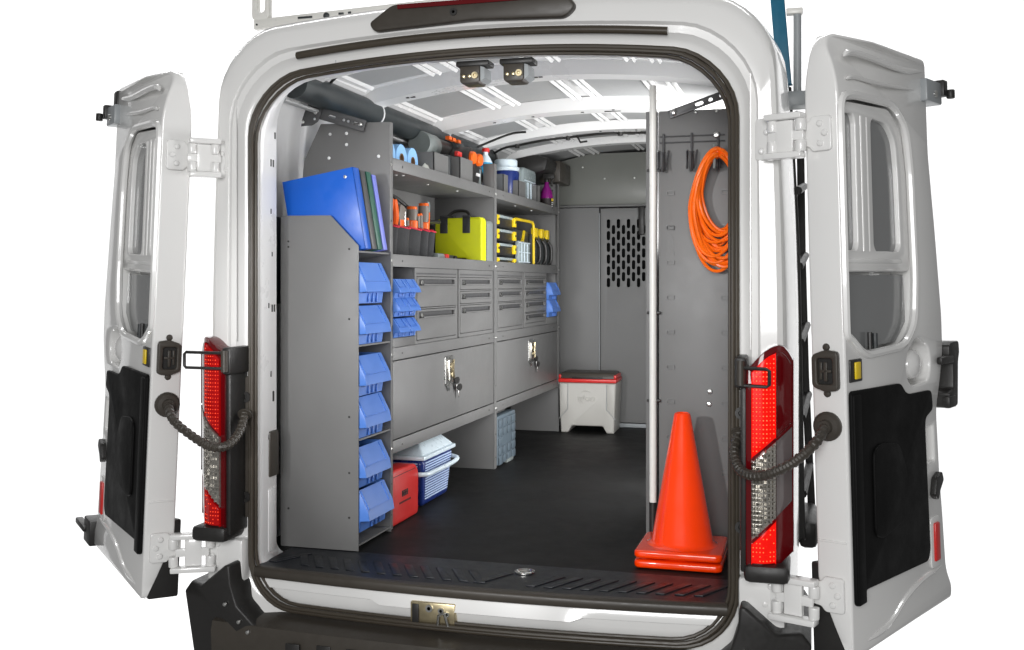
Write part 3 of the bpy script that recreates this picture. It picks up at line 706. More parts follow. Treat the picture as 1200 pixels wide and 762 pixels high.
# ================================================================== LEFT SHELVING UNIT
sh = thing('shelving_unit', 'long grey steel shelving unit with drawers and two locked doors on left wall', 'shelving', (-.7, 2.0, .72))
xf = -.54; xb = -.865
Y0, Y1, Y2 = .585, 2.0, 3.438
MB().prism([(-.86, .722), (xf, .722), (xf, 2.302), (-.831, 2.305), (-.9, 2.17), (-.92, 2.03), (-.92, 1.95), (-.86, 1.9)], 'y', Y0, Y0 + .006).build('end_panel', GREY, sh, bevel=.0015)
MB().box(xf - .004, xf + .002, Y0 + .002, Y0 + .032, .722, 2.302).build('upright_flange', GREY, sh, bevel=.0015)
MB().box(xb, xf, Y1 - .012, Y1 - .006, .722, 2.13).build('centre_panel', GREY, sh, bevel=.0015)
MB().box(-.60, xf, Y1 - .012, Y1 - .006, 2.131, 2.295).build('centre_panel', GREY, sh, bevel=.0015)
MB().box(xf - .004, xf + .002, Y1 - .012, Y1 + .028, .722, 2.295).build('upright_flange', GREY, sh, bevel=.0015)
MB().box(xb, xf, Y2, Y2 + .006, .722, 2.32).build('end_panel', GREY, sh, bevel=.0015)
MB().box(xf - .004, xf + .002, Y2 - .028, Y2 + .006, 1.0, 2.32).build('upright_flange', GREY, sh, bevel=.0015)
MB().box(xb - .006, xb, Y0 + .01, Y2, .99, 2.13).build('back_panel', GREY, sh)
BB = ((Y0 + .033, Y1 - .013), (Y1 + .029, Y2 - .029))
for a, b in BB:
    for zb_, zt_ in ((2.119, 2.168), (1.743, 1.792)):
        MB().box(xb, xf - .006, a, b, zb_ + .004, zb_ + .01).build('shelf', GREY, sh, bevel=.001)
        MB().box(xf - .006, xf, a, b, zb_, zt_).build('shelf_lip', GREY, sh, bevel=.002)
    MB().box(xf - .006, xf - .001, a, b, 1.376, 1.425).build('cross_rail', GREY, sh, bevel=.002)
    MB().box(xf - .006, xf - .001, a, b, 1.012, 1.062).build('cross_rail', GREY, sh, bevel=.002)
    MB().box(xb, xf - .007, a, b, 1.016, 1.022).build('base_plate', GREY, sh)
    MB().box(xb, xf - .007, a, b, 1.40, 1.406).build('deck_plate', GREY, sh)
    dr = MB().box(xf - .012, xf - .002, a + .004, b - .004, 1.066, 1.372).build('cabinet_door', GREY, sh, bevel=.002)
    yc = 1.28 if a < 1 else 2.73
    hs = MB().mesh(plate(rpoly(yc - .055, yc + .055, 1.225, 1.352, .008), [], .006, .002), YZ(xf - .003)).build('hasp', STEEL, dr)
    m = MB().box(xf, xf + .014, yc - .03, yc + .03, 1.24, 1.338); m.build('hasp_cover', CHR, dr, bevel=.006)
    m = MB().lathe([(.018, 0), (.018, .008), (.008, .01)], (xf + .012, yc - .005, 1.305), 'x', 14); m.lathe([(.014, 0), (.014, .008), (.006, .01)], (xf + .012, yc, 1.27), 'x', 14); m.tube([(xf + .018, yc + .02, 1.335), (xf + .018, yc + .012, 1.29), (xf + .018, yc + .022, 1.25)], .004, 6); m.build('hasp_staple', BRASS, dr, split=True)
    m = MB().prism([(yc - .045, 1.225), (yc + .02, 1.225), (yc - .01, 1.195)], 'x', xf - .001, xf + .006); m.build('hasp_tip', STEEL, dr, bevel=.001)
    for j, (dy, zz) in enumerate(((.075, 1.236), (.1, 1.203))):
        m = MB().lathe([(.0, 0), (.016, 0), (.016, .004), (0, .004)], (xf + .012 + j * .004, yc + dy, zz), 'x', 16, sy=1, sx=2.0); m.build('key_head', BLK, dr)
        m = MB().box(xf + .012, xf + .015, yc + dy - .004, yc + dy + .008, zz - .045, zz - .014); m.build('key_blade', STEEL, dr, bevel=.001)
# screws on flanges
sr = MB().dome((0, 0, 0), .0065, .004, 'x', 10).build('shelf_screw', STEEL, sh, local=True); sr.location = (.16 + .002, Y0 + .012 - 2.0, 2.14 - .72)
for y in (Y0 + .012, Y1 + .002, Y1 + .018, Y2 - .012):
    for z in (2.14, 1.767, 1.40, 1.035):
        c = dup(sr, (0, 0, 0)); c.location = (.16 + .002, y - 2.0, z - .72)
sd = MB().cyl((0, 0, 0), .004, .001, 'x', 8).build('rivet_hole', BLK, sh, local=True); sd.location = (.16 + .0005, .72 - 2.0, 2.14 - .72)
for y in (.72, 1.9, 2.15, 3.3):
    for z in (2.143, 1.767, 1.40, 1.037): c = dup(sd, (0, 0, 0)); c.location = (.16 + (.0005 if z > 1.5 else -.0005), y - 2.0, z - .72)
for z in (1.92, 1.65, 1.15, .9, .78): c = dup(sd, (0, 0, 0)); c.location = (.16 + .0025, Y0 + .014 - 2, z - .72); c2 = dup(c, (0, Y1 - Y0 - .005, 0))
# white screw heads under the top shelf and on the end panel
us = MB().dome((0, 0, 0), .007, -.004, 'z', 8).build('underside_screw', WHIN, sh, local=True); us.location = (.1, -1.2, 1.40)
for x, y in ((.11, -1.15), (.07, -.75), (.09, -.4), (.08, .25), (.1, .6), (.09, 1.0)): c = dup(us, (0, 0, 0)); c.location = (x, y, 2.123 - .72)
us = MB().dome((0, 0, 0), .0065, -.004, 'y', 8).build('panel_screw', WHIN, sh, local=True); us.location = (-.09, Y0 - 2.0, 2.263 - .72)
for x, z in ((-.79, 2.263), (-.72, 2.264), (-.795, 2.17), (-.585, 2.17), (-.72, 2.22)): c = dup(us, (0, 0, 0)); c.location = (x + .7, Y0 - 2.0, z - .72)
# drawers
def drawer(y0, y1, z0, z1, hidden=False):
    hz1 = z1 - .010; hz0 = hz1 - min(.026, (z1 - z0) * .45)
    m = MB().mesh(plate(rpoly(y0, y1, z0, z1, .003, 2), [rpoly(y0 + .02, y1 - .025, hz0, hz1, .004, 2)], .012, .0015), YZ(xf - .014))
    d = m.build('drawer', GREY, sh)
    m = MB().box(xf - .026, xf - .0145, y0 + .012, y1 - .015, hz0 - .006, hz1 + .004); m.build('handle_recess', GRBR, d)  # recess back in a darker colour, its shade put into the material
    m = MB().prism([(xf - .012, hz0), (xf + .003, hz0), (xf + .003, hz0 + .006), (xf - .008, hz0 + .006)], 'y', y0 + .07, y1 - .03); m.build('handle', GREY, d, bevel=.001)
    MB().lathe([(.009, 0), (.009, .006), (.004, .007)], (xf - .002, y0 + .045, (hz0 + hz1) / 2), 'x', 12, sx=1.6).build('drawer_lock', STEEL, d)
    return d
cabs = [(.868, 1.415, ((1.578, 1.705), (1.442, 1.568))), (1.43, 1.975, ((1.65, 1.705), (1.584, 1.64), (1.445, 1.574))),
        (2.045, 2.57, ((1.65, 1.708), (1.583, 1.644), (1.446, 1.574))), (2.592, 3.12, ((1.652, 1.708), (1.588, 1.644), (1.514, 1.577), (1.45, 1.506)))]
for a, b, zs in cabs:
    holes = [rpoly(a + .02, b - .02, z0 - .002, z1 + .002, .002, 1) for z0, z1 in zs]
    MB().mesh(plate(rpoly(a, b, 1.426, 1.742, .002, 1), holes, .008, .001), YZ(xf - .012)).build('drawer_frame', GREY, sh)
    MB().box(xb, xf - .013, a, a + .004, 1.426, 1.742).build('drawer_case_side', GREY, sh)
    MB().box(xb, xf - .013, b - .004, b, 1.426, 1.742).build('drawer_case_side', GREY, sh)
    MB().box(xb + .02, xb + .03, a + .004, b - .004, 1.43, 1.74).build('drawer_case_back', BLK, sh)
    MB().box(xf - .006, xf - .0035, a + .02, b - .02, 1.716, 1.722).build('case_groove', GRBR, sh)
    for z0, z1 in zs: drawer(a + .022, b - .022, z0, z1)
MB().box(xf - .012, xf - .003, .62, .866, 1.426, 1.462).build('filler_strip', GREY, sh, bevel=.001)
MB().box(xf - .012, xf - .003, 3.122, 3.408, 1.426, 1.468).build('filler_strip', GREY, sh, bevel=.001)
# L-shaped dividers standing on the top tray
for y, wd, zt in ((1.17, .19, 2.258), (1.53, .19, 2.278), (2.26, .09, 2.27), (2.57, .15, 2.265), (2.99, .07, 2.275), (3.375, .03, 2.28)):
    m = MB().box(-.80, -.57, y, y + .004, 2.130, zt); m.box(-.574, -.57, y, y + wd, 2.130, zt)
    m.build('shelf_divider', GREY, sh)
# brace from the wall to the end panel
def slotted_bar(p0, p1, y, wd, nm, holes, parent, m_):
    v = Vector((p1[0] - p0[0], p1[1] - p0[1])); L = v.length; an = math.atan2(v.y, v.x)
    me = plate(rpoly(0, L, -wd / 2, wd / 2, .004, 2), [rpoly(h0, h1, -.006, .006, .005, 3) for h0, h1 in holes], .005, .001)
    M = XZ(y) @ Matrix.Translation((p0[0], p0[1], 0)) @ Matrix.Rotation(an, 4, 'Z')
    return MB().mesh(me, M).build(nm, m_, parent)
slotted_bar((-.83, 2.345), (-.63, 2.285), .56, .045, 'brace_bar', [(.05, .08), (.11, .122), (.13, .142), (.158, .178)], sh, GRBR)
m = MB().mesh(plate(round_poly([(-.925, 2.29), (-.925, 2.40), (-.875, 2.39), (-.845, 2.395), (-.815, 2.37), (-.81, 2.345), (-.825, 2.31), (-.85, 2.295), (-.88, 2.295)], .006), [rpoly(-.845, -.835, 2.315, 2.325, .003, 2), rpoly(-.85, -.84, 2.37, 2.378, .003, 2)], .005, .001), XZ(.553))
m.build('brace_bracket', GRBR, sh)
m = MB()
for x, z in ((-.835, 2.345), (-.91, 2.38), (-.91, 2.31), (-.89, 2.378), (-.89, 2.31), (-.645, 2.29)): m.dome((x, .549, z), .008, -.005, 'y', 10)
m.build('brace_bolt', STEEL, sh, split=True)

# ================================================================== BIN CABINET by the rear door
bc = thing('bin_cabinet', 'tall narrow grey cabinet with chamfered side panel standing inside the left door', 'cabinet', (-.68, .42, .72))
MB().prism([(-.832, .722), (-.525, .722), (-.525, 1.812), (-.634, 1.922), (-.832, 1.924)], 'y', .26, .266).build('side_panel', GREY, bc, bevel=.0015)
MB().box(-.832, -.826, .268, .578, .722, 1.90).build('back_panel', GREY, bc)
MB().prism([(-.826, .722), (-.53, .722), (-.53, 1.80), (-.826, 1.80)], 'y', .574, .579).build('side_panel', GREY, bc)
for z in (1.450, 1.112, .735): MB().box(-.826, -.532, .267, .573, z, z + .006).build('bin_shelf', GREY, bc)
MB().prism([(-.826, 1.738), (-.536, 1.789), (-.536, 1.795), (-.826, 1.744)], 'y', .267, .573).build('binder_tray', GREY, bc)
rv = MB().cyl((0, 0, 0), .004, -.001, 'y', 8).build('rivet', BLK, bc, local=True); rv.location = (-.12, -.1605, 1.11)
for x, z in ((-.80, 1.81), (-.56, 1.80), (-.56, 1.55), (-.56, 1.20), (-.80, .86), (-.56, .84), (-.56, 1.0)): c = dup(rv, (0, 0, 0)); c.location = (x + .68, -.1602, z - .72)

# bins
GB = 'blue plastic bins stacked in the tall cabinet'
def make_bin(name, label, x, y0, y1, z0, ht, dep, group, lip=.036):
    t = thing(name, label, 'bin', (x - dep / 2, (y0 + y1) / 2, z0), group)
    th = .0045
    prof = [(x - dep, z0), (x - .004, z0), (x, z0 + ht * .27), (x + lip, z0 + ht * .29), (x + lip - .006, z0 + ht * .52), (x - .006, z0 + ht), (x - dep, z0 + ht)]
    m = MB()
    for ya, yb in ((y0, y0 + th), (y1 - th, y1)): m.prism(prof, 'y', ya, yb)
    m.box(x - dep, x - dep + th, y0 + th, y1 - th, z0, z0 + ht); m.box(x - dep, x - .006, y0 + th, y1 - th, z0, z0 + th)
    m.build('bin_body', BIN, t, bevel=.0015)
    # flared hopper front in two facets, recessed toe below
    m = MB().grid([[Vector((x - .007, y, z0 + ht)), Vector((x + lip - .007, y, z0 + ht * .52)), Vector((x + lip, y, z0 + ht * .29)), Vector((x + lip - .006, y, z0 + ht * .275)), Vector((x + .002, y, z0 + ht * .265)), Vector((x - .003, y, z0 + .001))] for y in (y0 + .001, y0 + .01, y1 - .01, y1 - .001)])
    m.build('hopper_front', BIN, t, smooth=20)
    v = Vector((lip, 0, -ht * .48)).normalized(); nn = Vector((ht * .48, 0, lip)).normalized()
    wd = y1 - y0
    m = MB()
    P0 = Vector((x - .007, 0, z0 + ht)); Lf = math.hypot(lip, ht * .48)
    for ya, yb, sa, sb in ((y0 + .01, y1 - .035, .93, .97), (y1 - .034, y1 - .028, .05, .97), (y0 + .012, y0 + .018, .05, .97)):
        q = [P0 + v * Lf * sa + Vector((0, ya, 0)), P0 + v * Lf * sb + Vector((0, ya, 0)), P0 + v * Lf * sb + Vector((0, yb, 0)), P0 + v * Lf * sa + Vector((0, yb, 0))]
        p = q + [k + nn * .003 for k in q]
        m.poly(p, [(0, 1, 2, 3), (7, 6, 5, 4), (0, 4, 5, 1), (1, 5, 6, 2), (2, 6, 7, 3), (3, 7, 4, 0)])
    m.build('label_ridge', BIN, t)
    m = MB()
    n_ = 3
    for k in range(n_):
        yy = y0 + wd * (.42 + .16 * k); m.box(x + .0, x + .006, yy - .006, yy + .006, z0 + .004, z0 + ht * .25)
    m.build('toe_rib', BIN, t, bevel=.002, split=True)
    return t
bz = [(1.604, .150, 'topmost blue bin of the tall cabinet just below the binders'), (1.456, .140, 'blue bin second from the top in the tall cabinet'),
      (1.270, .146, 'blue bin on top of the middle pair in the tall cabinet'), (1.118, .148, 'blue bin at the bottom of the middle pair in the tall cabinet'),
      (.940, .146, 'blue bin on top of the lowest pair, beside the grey shelving leg'), (.785, .150, 'lowest blue bin of the tall cabinet, tipped slightly forward near the red case')]
for i, (z, h_, lb) in enumerate(bz):
    make_bin('storage_bin', lb, -.535 + (.012 if i == 5 else 0), .272, .506, z, h_, .24, GB)
MB  # small bins in the shelving bays
sb = [(1.62, 'top'), (1.546, 'middle'), (1.464, 'bottom')]
for z, rw in sb:
    for c_, (a, b) in enumerate(((.622, .735), (.738, .852))):
        make_bin('small_bin', 'small blue bin, %s row, %s column, beside the first grey drawers' % (rw, ('near', 'far')[c_]), -.535, a, b, z, .075, .16, 'small blue bins in the shelving unit', .026)
for z, lb in ((1.575, 'upper small blue bin at far end beyond the four-drawer stack'), (1.47, 'lower small blue bin at far end beyond the four-drawer stack')):
    make_bin('small_bin', lb, -.535, 3.15, 3.36, z, .11, .16, 'small blue bins in the shelving unit', .026)

# binders on the sloping tray
bx = thing
def binder(label, y0, y1, mt, hgt, wdt, x1, dx):
    t = thing('ring_binder', label, 'binder', (x1, (y0 + y1) / 2, 1.803), 'ring binders on the tall cabinet', (0, R(-9.7), 0))
    M = WM[t.name]
    m = MB(); m.box(-wdt, 0, y0 - (y0 + y1) / 2, y0 - (y0 + y1) / 2 + .004, 0, hgt); m.box(-wdt, 0, y1 - (y0 + y1) / 2 - .004, y1 - (y0 + y1) / 2, 0, hgt)
    m.build('cover', mt, t, local=True, bevel=.0015)
    m = MB().box(-.004, .0, y0 - (y0 + y1) / 2, y1 - (y0 + y1) / 2, 0, hgt); m.build('spine', mt, t, local=True, bevel=.0015)
    m = MB().box(-wdt + .015, -.01, y0 - (y0 + y1) / 2 + .006, y1 - (y0 + y1) / 2 - .006, .008, hgt - .012); m.build('paper_block', WINK, t, local=True)
    m = MB().lathe([(.006, 0), (.006, -.002), (.003, -.0025)], (-.035, y0 - (y0 + y1) / 2, hgt - .03), 'y', 10); m.build('rivet', STEEL, t, local=True)
    return t
binder('large bright blue ring binder nearest the open door', .285, .338, BLUE, .298, .285, -.508, 0)
binder('charcoal ring binder between the blue and the green ones', .340, .384, CHA, .292, .285, -.505, 0)
binder('dark green ring binder third from the door', .386, .43, GRN, .292, .285, -.502, 0)
binder('lilac blue ring binder farthest from the door', .432, .47, LIL, .285, .28, -.50, 0)

# ================================================================== RIGHT PANEL
rp = thing('end_panel', 'tall grey steel end panel with hooks inside the right rear door', 'panel', (.66, .65, .72))
m = MB().box(.492, .87, .650, .656, .722, 2.306); m.build('panel_sheet', GREY, rp, bevel=.0015)
m = MB().box(.445, .486, .646, .70, .722, 2.306); m.build('edge_flange', GREY, rp, bevel=.002)
MB().box(.80, .806, .656, 3.3, .722, 2.28).build('side_sheet', GREY, rp)
tb = MB().mesh(plate(rpoly(-.014, .014, -.008, .008, .002, 1), [rpoly(-.0115, .0115, -.0055, .005, .001, 1)], .006), XZ(0)).build('slot_tab', GREY, rp, local=True)
tb.location = (.535 - .66, -.0005, 1.88 - .72)
for k in range(9):
    for x in (.535, .73, ):
        c = dup(tb, (0, 0, 0)); c.location = (x - .66, -.0005, 2.007 - .1268 * k - .72)
pole = MB().lathe([(.013, .881), (.013, 2.397)], (.473, .63, 0), n=14).build('pole', WPOLE, rp)
MB().lathe([(.0135, .75), (.0135, .88)], (.473, .63, 0), n=14).build('pole_foot', BLK, rp)
for z in (2.09, 1.57, 1.25): MB().box(.45, .50, .632, .645, z - .005, z + .005).build('pole_clip', BLK, rp, bevel=.002)
# hook rail
m = MB().tube([(.495, .645, 2.212), (.73, .645, 2.212)], .003, 6); m.tube([(.495, .645, 2.19), (.73, .645, 2.19)], .003, 6); m.build('hook_rail', GRBR, rp)
for x in (.51, .612, .706):
    m = MB().tube([(x, .642, 2.222), (x, .638, 2.10), (x, .628, 2.085), (x, .605, 2.082), (x, .592, 2.095), (x, .588, 2.15)], .0045, 8)
    m.tube([(x - .016, .64, 2.16), (x - .012, .6, 2.09), (x - .012, .592, 2.15)], .0035, 6); m.tube([(x + .018, .64, 2.16), (x + .012, .6, 2.09), (x + .012, .592, 2.15)], .0035, 6)
    m.build('hook', GRBR, rp)
slotted_bar((.53, 2.29), (.79, 2.375), .64, .03, 'brace_bar', [(.1, .13), (.15, .165), (.19, .22)], rp, GRBR)
m = MB()
for x, z, r_ in ((.547, 2.297, .0122), (.625, 2.297, .006), (.70, 2.298, .006), (.7, 2.212, .0115), (.676, 1.287, .0095), (.673, 1.241, .0095)): m.dome((x, .634 if r_ > .012 else (.64 if r_ > .011 else .65), z), r_, -.008, 'y', 12)
m.build('panel_bolt', STEEL, rp, split=True)

# extension cord coil on the hook
m = MB(); rnd = random.Random(5)
pts = []
N = 24
for i in range(N):
    f = i / (N - 1)
    rx = .068 + .026 * f + rnd.uniform(-.005, .005); rzz = .125 + .083 * f + rnd.uniform(-.012, .012)
    y = .575 + rnd.uniform(-.022, .022) ; lean = rnd.uniform(-.01, .012)
    for k in range(24):
        t = 2 * math.pi * k / 24 + math.pi / 2
        # loops share the hook at the top and spread out at the bottom
        zc_ = 2.15 - .028 * (1 - f) - rzz; x = .712 + rx * math.cos(t) * (1 - .25 * max(0, math.sin(t))) + lean * (1 - math.sin(t))
        pts.append((x, y - .022 * math.sin(t) + .008 * math.sin(3 * t + i), zc_ + rzz * math.sin(t) + (k / 24) * .002))
P = smooth_path(pts, 3)
cord = thing('extension_lead', 'coiled orange extension lead hanging from a hook on the grey end panel', 'cord', (.72, .575, 1.72))
MB().tube(P, .0062, 7).build('cord_coil', CORD, cord)
MB().tube([(.70, .545, 2.165), (.703, .538, 2.13), (.70, .55, 2.085), (.70, .60, 2.085), (.70, .61, 2.15)], .005, 8).build('tie_strap', MGR, cord)

# traffic cones, one nested in the other
def cone(label, zb, hgt):
    t = thing('traffic_cone', label, 'traffic cone', (.600, .452, zb), 'nested orange traffic cones')
    m = MB(); m.mesh(plate(rpoly(-.146, .146, -.146, .146, .022, 4), [], .026, .009)); m.build('cone_base', CONE, t, local=True)
    m = MB().lathe([(.122, .026), (.112, .030), (.105, .04), (.0285, hgt - .008), (.026, hgt - .002), (.022, hgt), (.018, hgt - .004), (.018, hgt - .05), (.09, .05)], (0, 0, 0), n=48); m.build('cone_body', CONE, t, local=True)
    return t
cone('lower orange traffic cone of which only the base shows under the other', .724, .470)
cone('upper glossy orange traffic cone standing in front of the grey panel', .757, .475)

# ================================================================== THINGS ON THE TOP TRAY
ZT = 2.130
for i, y in enumerate((.735, .862, .99)):
    t = thing('paper_towel_roll', ('pale blue paper roll nearest the end panel, half hidden', 'pale blue paper roll in the middle of three', 'pale blue paper roll farthest along, beside the grey divider')[i], 'paper roll', (-.70, y, ZT), 'blue paper rolls on the top tray')
    MB().lathe([(.023, .0), (.06, 0), (.0615, .004), (.0615, .196), (.06, .2), (.023, .2), (.023, .0)], (-.80, y, ZT + .062), 'x', 28).build('paper', LBLUE, t)
    MB().lathe([(.019, .002), (.0225, .002), (.0225, .202), (.019, .202), (.019, .002)], (-.80, y, ZT + .062), 'x', 20).build('core', CARD, t)
# cloth
m = MB(); rows = []
for i in range(9):
    rows.append([Vector((-.575 - .012 * j, 1.06 + .034 * i, ZT + .002 + (.072 + .012 * math.sin(i * 1.7 + j)) * math.sin(math.pi * i / 8) * math.sin(math.pi * (j + .5) / 7))) for j in range(7)])
m.grid(rows); tag(m.build('wiping_cloth', FROST), 'crumpled off-white cloth on the top tray in front of a divider', 'cloth')
# radio / jobsite power unit
t = thing('jobsite_radio', 'black and grey jobsite radio with two orange dials and thick round roll handles', 'radio', (-.70, 1.74, ZT))
MB().box(-.80, -.615, 1.50, 1.93, ZT, ZT + .16).build('casing', DGR, t, bevel=.02, seg=3)
MB().lathe([(.10, 0), (.115, .01), (.115, .12), (.105, .135), (.03, .138)], (-.74, 1.84, ZT + .12), 'x', 28).build('speaker_ring', BLK, t)
MB().lathe([(.055, 0), (.06, .01), (.06, .15), (.05, .165), (.02, .168)], (-.75, 1.46, ZT + .21), 'y', 24).build('roll_end', MGR, t)
MB().lathe([(.055, 0), (.06, .01), (.06, .13), (.05, .145), (.02, .148)], (-.73, 1.80, ZT + .215), 'y', 24).build('roll_end', DGR, t)
MB().cyl((-.74, 1.55, ZT + .215), .045, .3, 'y', 20).build('roll_handle', BLK, t)
MB().mesh(plate(rpoly(1.76, 1.97, ZT + .012, ZT + .135, .02), [], .01, .003), YZ(-.615)).build('front_panel', MGR, t)
for y in (1.80, 1.905): MB().lathe([(.04, 0), (.04, .012), (.034, .02), (.01, .021)], (-.603, y, ZT + .175), 'x', 20, sx=1.0, sy=.8).build('dial', ORG, t, split=True)
MB().box(-.606, -.6025, 1.775, 1.85, ZT + .085, ZT + .115).build('maker_plate', ORG, t)
m = MB()
for k in range(4): m.box(-.606, -.6025, 1.862 + k * .022, 1.878 + k * .022, ZT + .093, ZT + .108)
m.build('maker_lettering', WINK, t)
MB().box(-.61, -.59, 1.56, 1.62, ZT + .155, ZT + .18).build('red_button', RED, t, bevel=.004)
m = MB()
for y in (1.66, 1.72, 1.8): m.box(-.69, -.67, y, y + .04, ZT + .252, ZT + .268)
m.build('orange_stripe', ORG, t, split=True)
m = MB()
for z in (.0,): m.tube(smooth_path([(-.62, 1.97, ZT + .02), (-.61, 2.0 - z, ZT + .1), (-.64, 1.96, ZT + .2), (-.7, 1.92, ZT + .24)], 6), .008, 8)
m.build('guard_bar', BLK, t, split=True)
# cyan jug
t = thing('cleaner_jug', 'cyan blue cleaner jug with pale sloping shoulder beside the centre upright', 'jug', (-.63, 2.13, ZT))
MB().lathe([(.068, .0), (.072, .008), (.072, .12), (.066, .155), (.05, .185)], (-.63, 2.13, ZT), n=24, sx=.7, sy=1.1).build('jug_body', CYAN, t)
MB().lathe([(.05, .185), (.035, .21), (.018, .228), (.018, .245)], (-.63, 2.13, ZT), n=24, sx=.7, sy=1.1).build('jug_shoulder', COOL, t)
MB().lathe([(.02, .243), (.02, .262), (.012, .266)], (-.63, 2.13, ZT), n=16).build('jug_cap', RED, t)
MB().lathe([(.06, .03), (.0735, .035), (.0735, .09), (.06, .095)], (-.63, 2.13, ZT), n=24, sx=.7, sy=1.1).build('jug_label', NAVY, t)
# blue drink jug
t = thing('drink_jug', 'dark blue plastic drink jug with ribbed white screw lid', 'drink jug', (-.66, 2.62, ZT))
MB().lathe([(.068, 0), (.072, .006), (.076, .18), (.07, .192)], (-.66, 2.62, ZT), n=32).build('jug_body', NAVY, t)
MB().lathe([(.074, .192), (.078, .197), (.078, .212), (.066, .216), (.066, .252), (.06, .258), (.01, .258)], (-.66, 2.62, ZT), n=32).build('jug_lid', COOL, t)
m = MB()
for k in range(4): m.box(-.60, -.583, 2.575, 2.60, ZT + .04 + k * .03, ZT + .044 + k * .03)
m.build('scale_mark', COOLR, t, split=True)
# clear tub
t = thing('clear_tub', 'clear plastic tub with rounded corners holding pale fittings', 'tub', (-.69, 2.92, ZT))
m = MB().prism(rpoly(2.78, 3.08, ZT, ZT + .235, .03), 'x', -.80, -.60); m.build('tub_body', GPLAS, t, bevel=.008)
MB().box(-.598, -.594, 2.80, 3.04, ZT + .155, ZT + .162).build('tub_band', COOL, t)
m = MB()
for y in (2.86, 2.93, 3.0): m.box(-.598, -.592, y, y + .018, ZT + .01, ZT + .15)
m.build('tub_rib', COOL, t, bevel=.002, split=True)
# purple spray
t = thing('spray_bottle', 'purple spray bottle with black trigger and dark label at far end', 'spray bottle', (-.58, 3.27, ZT))
MB().lathe([(.036, 0), (.04, .006), (.04, .1), (.034, .13), (.016, .165), (.013, .19)], (-.58, 3.27, ZT), n=24).build('bottle', PUR, t)
m = MB().lathe([(.016, .188), (.017, .205), (.012, .21)], (-.58, 3.27, ZT), n=16); m.box(-.60, -.53, 3.255, 3.285, ZT + .208, ZT + .24); m.box(-.552, -.54, 3.262, 3.278, ZT + .16, ZT + .21); m.build('trigger', BLK, t, bevel=.003)
MB().lathe([(.03, .02), (.0412, .022), (.0412, .085), (.03, .087)], (-.58, 3.27, ZT), n=24).build('label_band', INK, t)
m = MB()
for k, dy in enumerate((-.018, -.006, .006, .018)): m.box(-.541, -.5375, 3.26 + dy - .005, 3.26 + dy + .005, ZT + .066 + .006 * (k % 2), ZT + .082)
m.build('label_emblem', YEL, t, split=True)
m = MB()
for k in range(3): m.box(-.541, -.5375, 3.24, 3.275 - .008 * k, ZT + .055 - .012 * k, ZT + .06 - .012 * k)
m.build('label_text', WINK, t, split=True)

# ================================================================== THINGS ON THE MIDDLE SHELF
ZM = 1.754
bag = thing('tool_bag', 'black canvas tool bag with bulging pockets and red piping on middle shelf', 'tool bag', (-.70, .96, ZM))
MB().box(-.80, -.63, .64, 1.29, ZM, ZM + .165).build('bag_body', FAB, bag, bevel=.02)
pk = [(.635, .77), (.775, .86), (.865, 1.01), (1.015, 1.14), (1.145, 1.22), (1.222, 1.30)]
for a, b in pk:
    rows = []
    for k in range(7):
        y = a + (b - a) * k / 6; bl = math.sin(math.pi * k / 6)
        rows.append([Vector((-.632 + .034 * bl * (.55 + .45 * q), y, ZM + .002 + q * (.165 - .014 * bl))) for q in (0, .25, .5, .75, .95, 1)] + [Vector((-.634, y, ZM + .166))])
    MB().grid(rows).build('pocket', FAB, bag, smooth=60)
    m = MB().tube(smooth_path([(-.632 + .036 * math.sin(math.pi * k / 6), a + (b - a) * k / 6, ZM + .166 - .012 * math.sin(math.pi * k / 6)) for k in range(7)], 3), .0035, 6); m.build('piping', TRIMR, bag)
m = MB().tube(smooth_path([(-.72, .66, ZM + .16), (-.74, .8, ZM + .3), (-.74, 1.1, ZM + .31), (-.70, 1.36, ZM + .22), (-.7, 1.6, ZM + .22)], 8), .009, 8); m.build('carry_strap', BLK, bag)

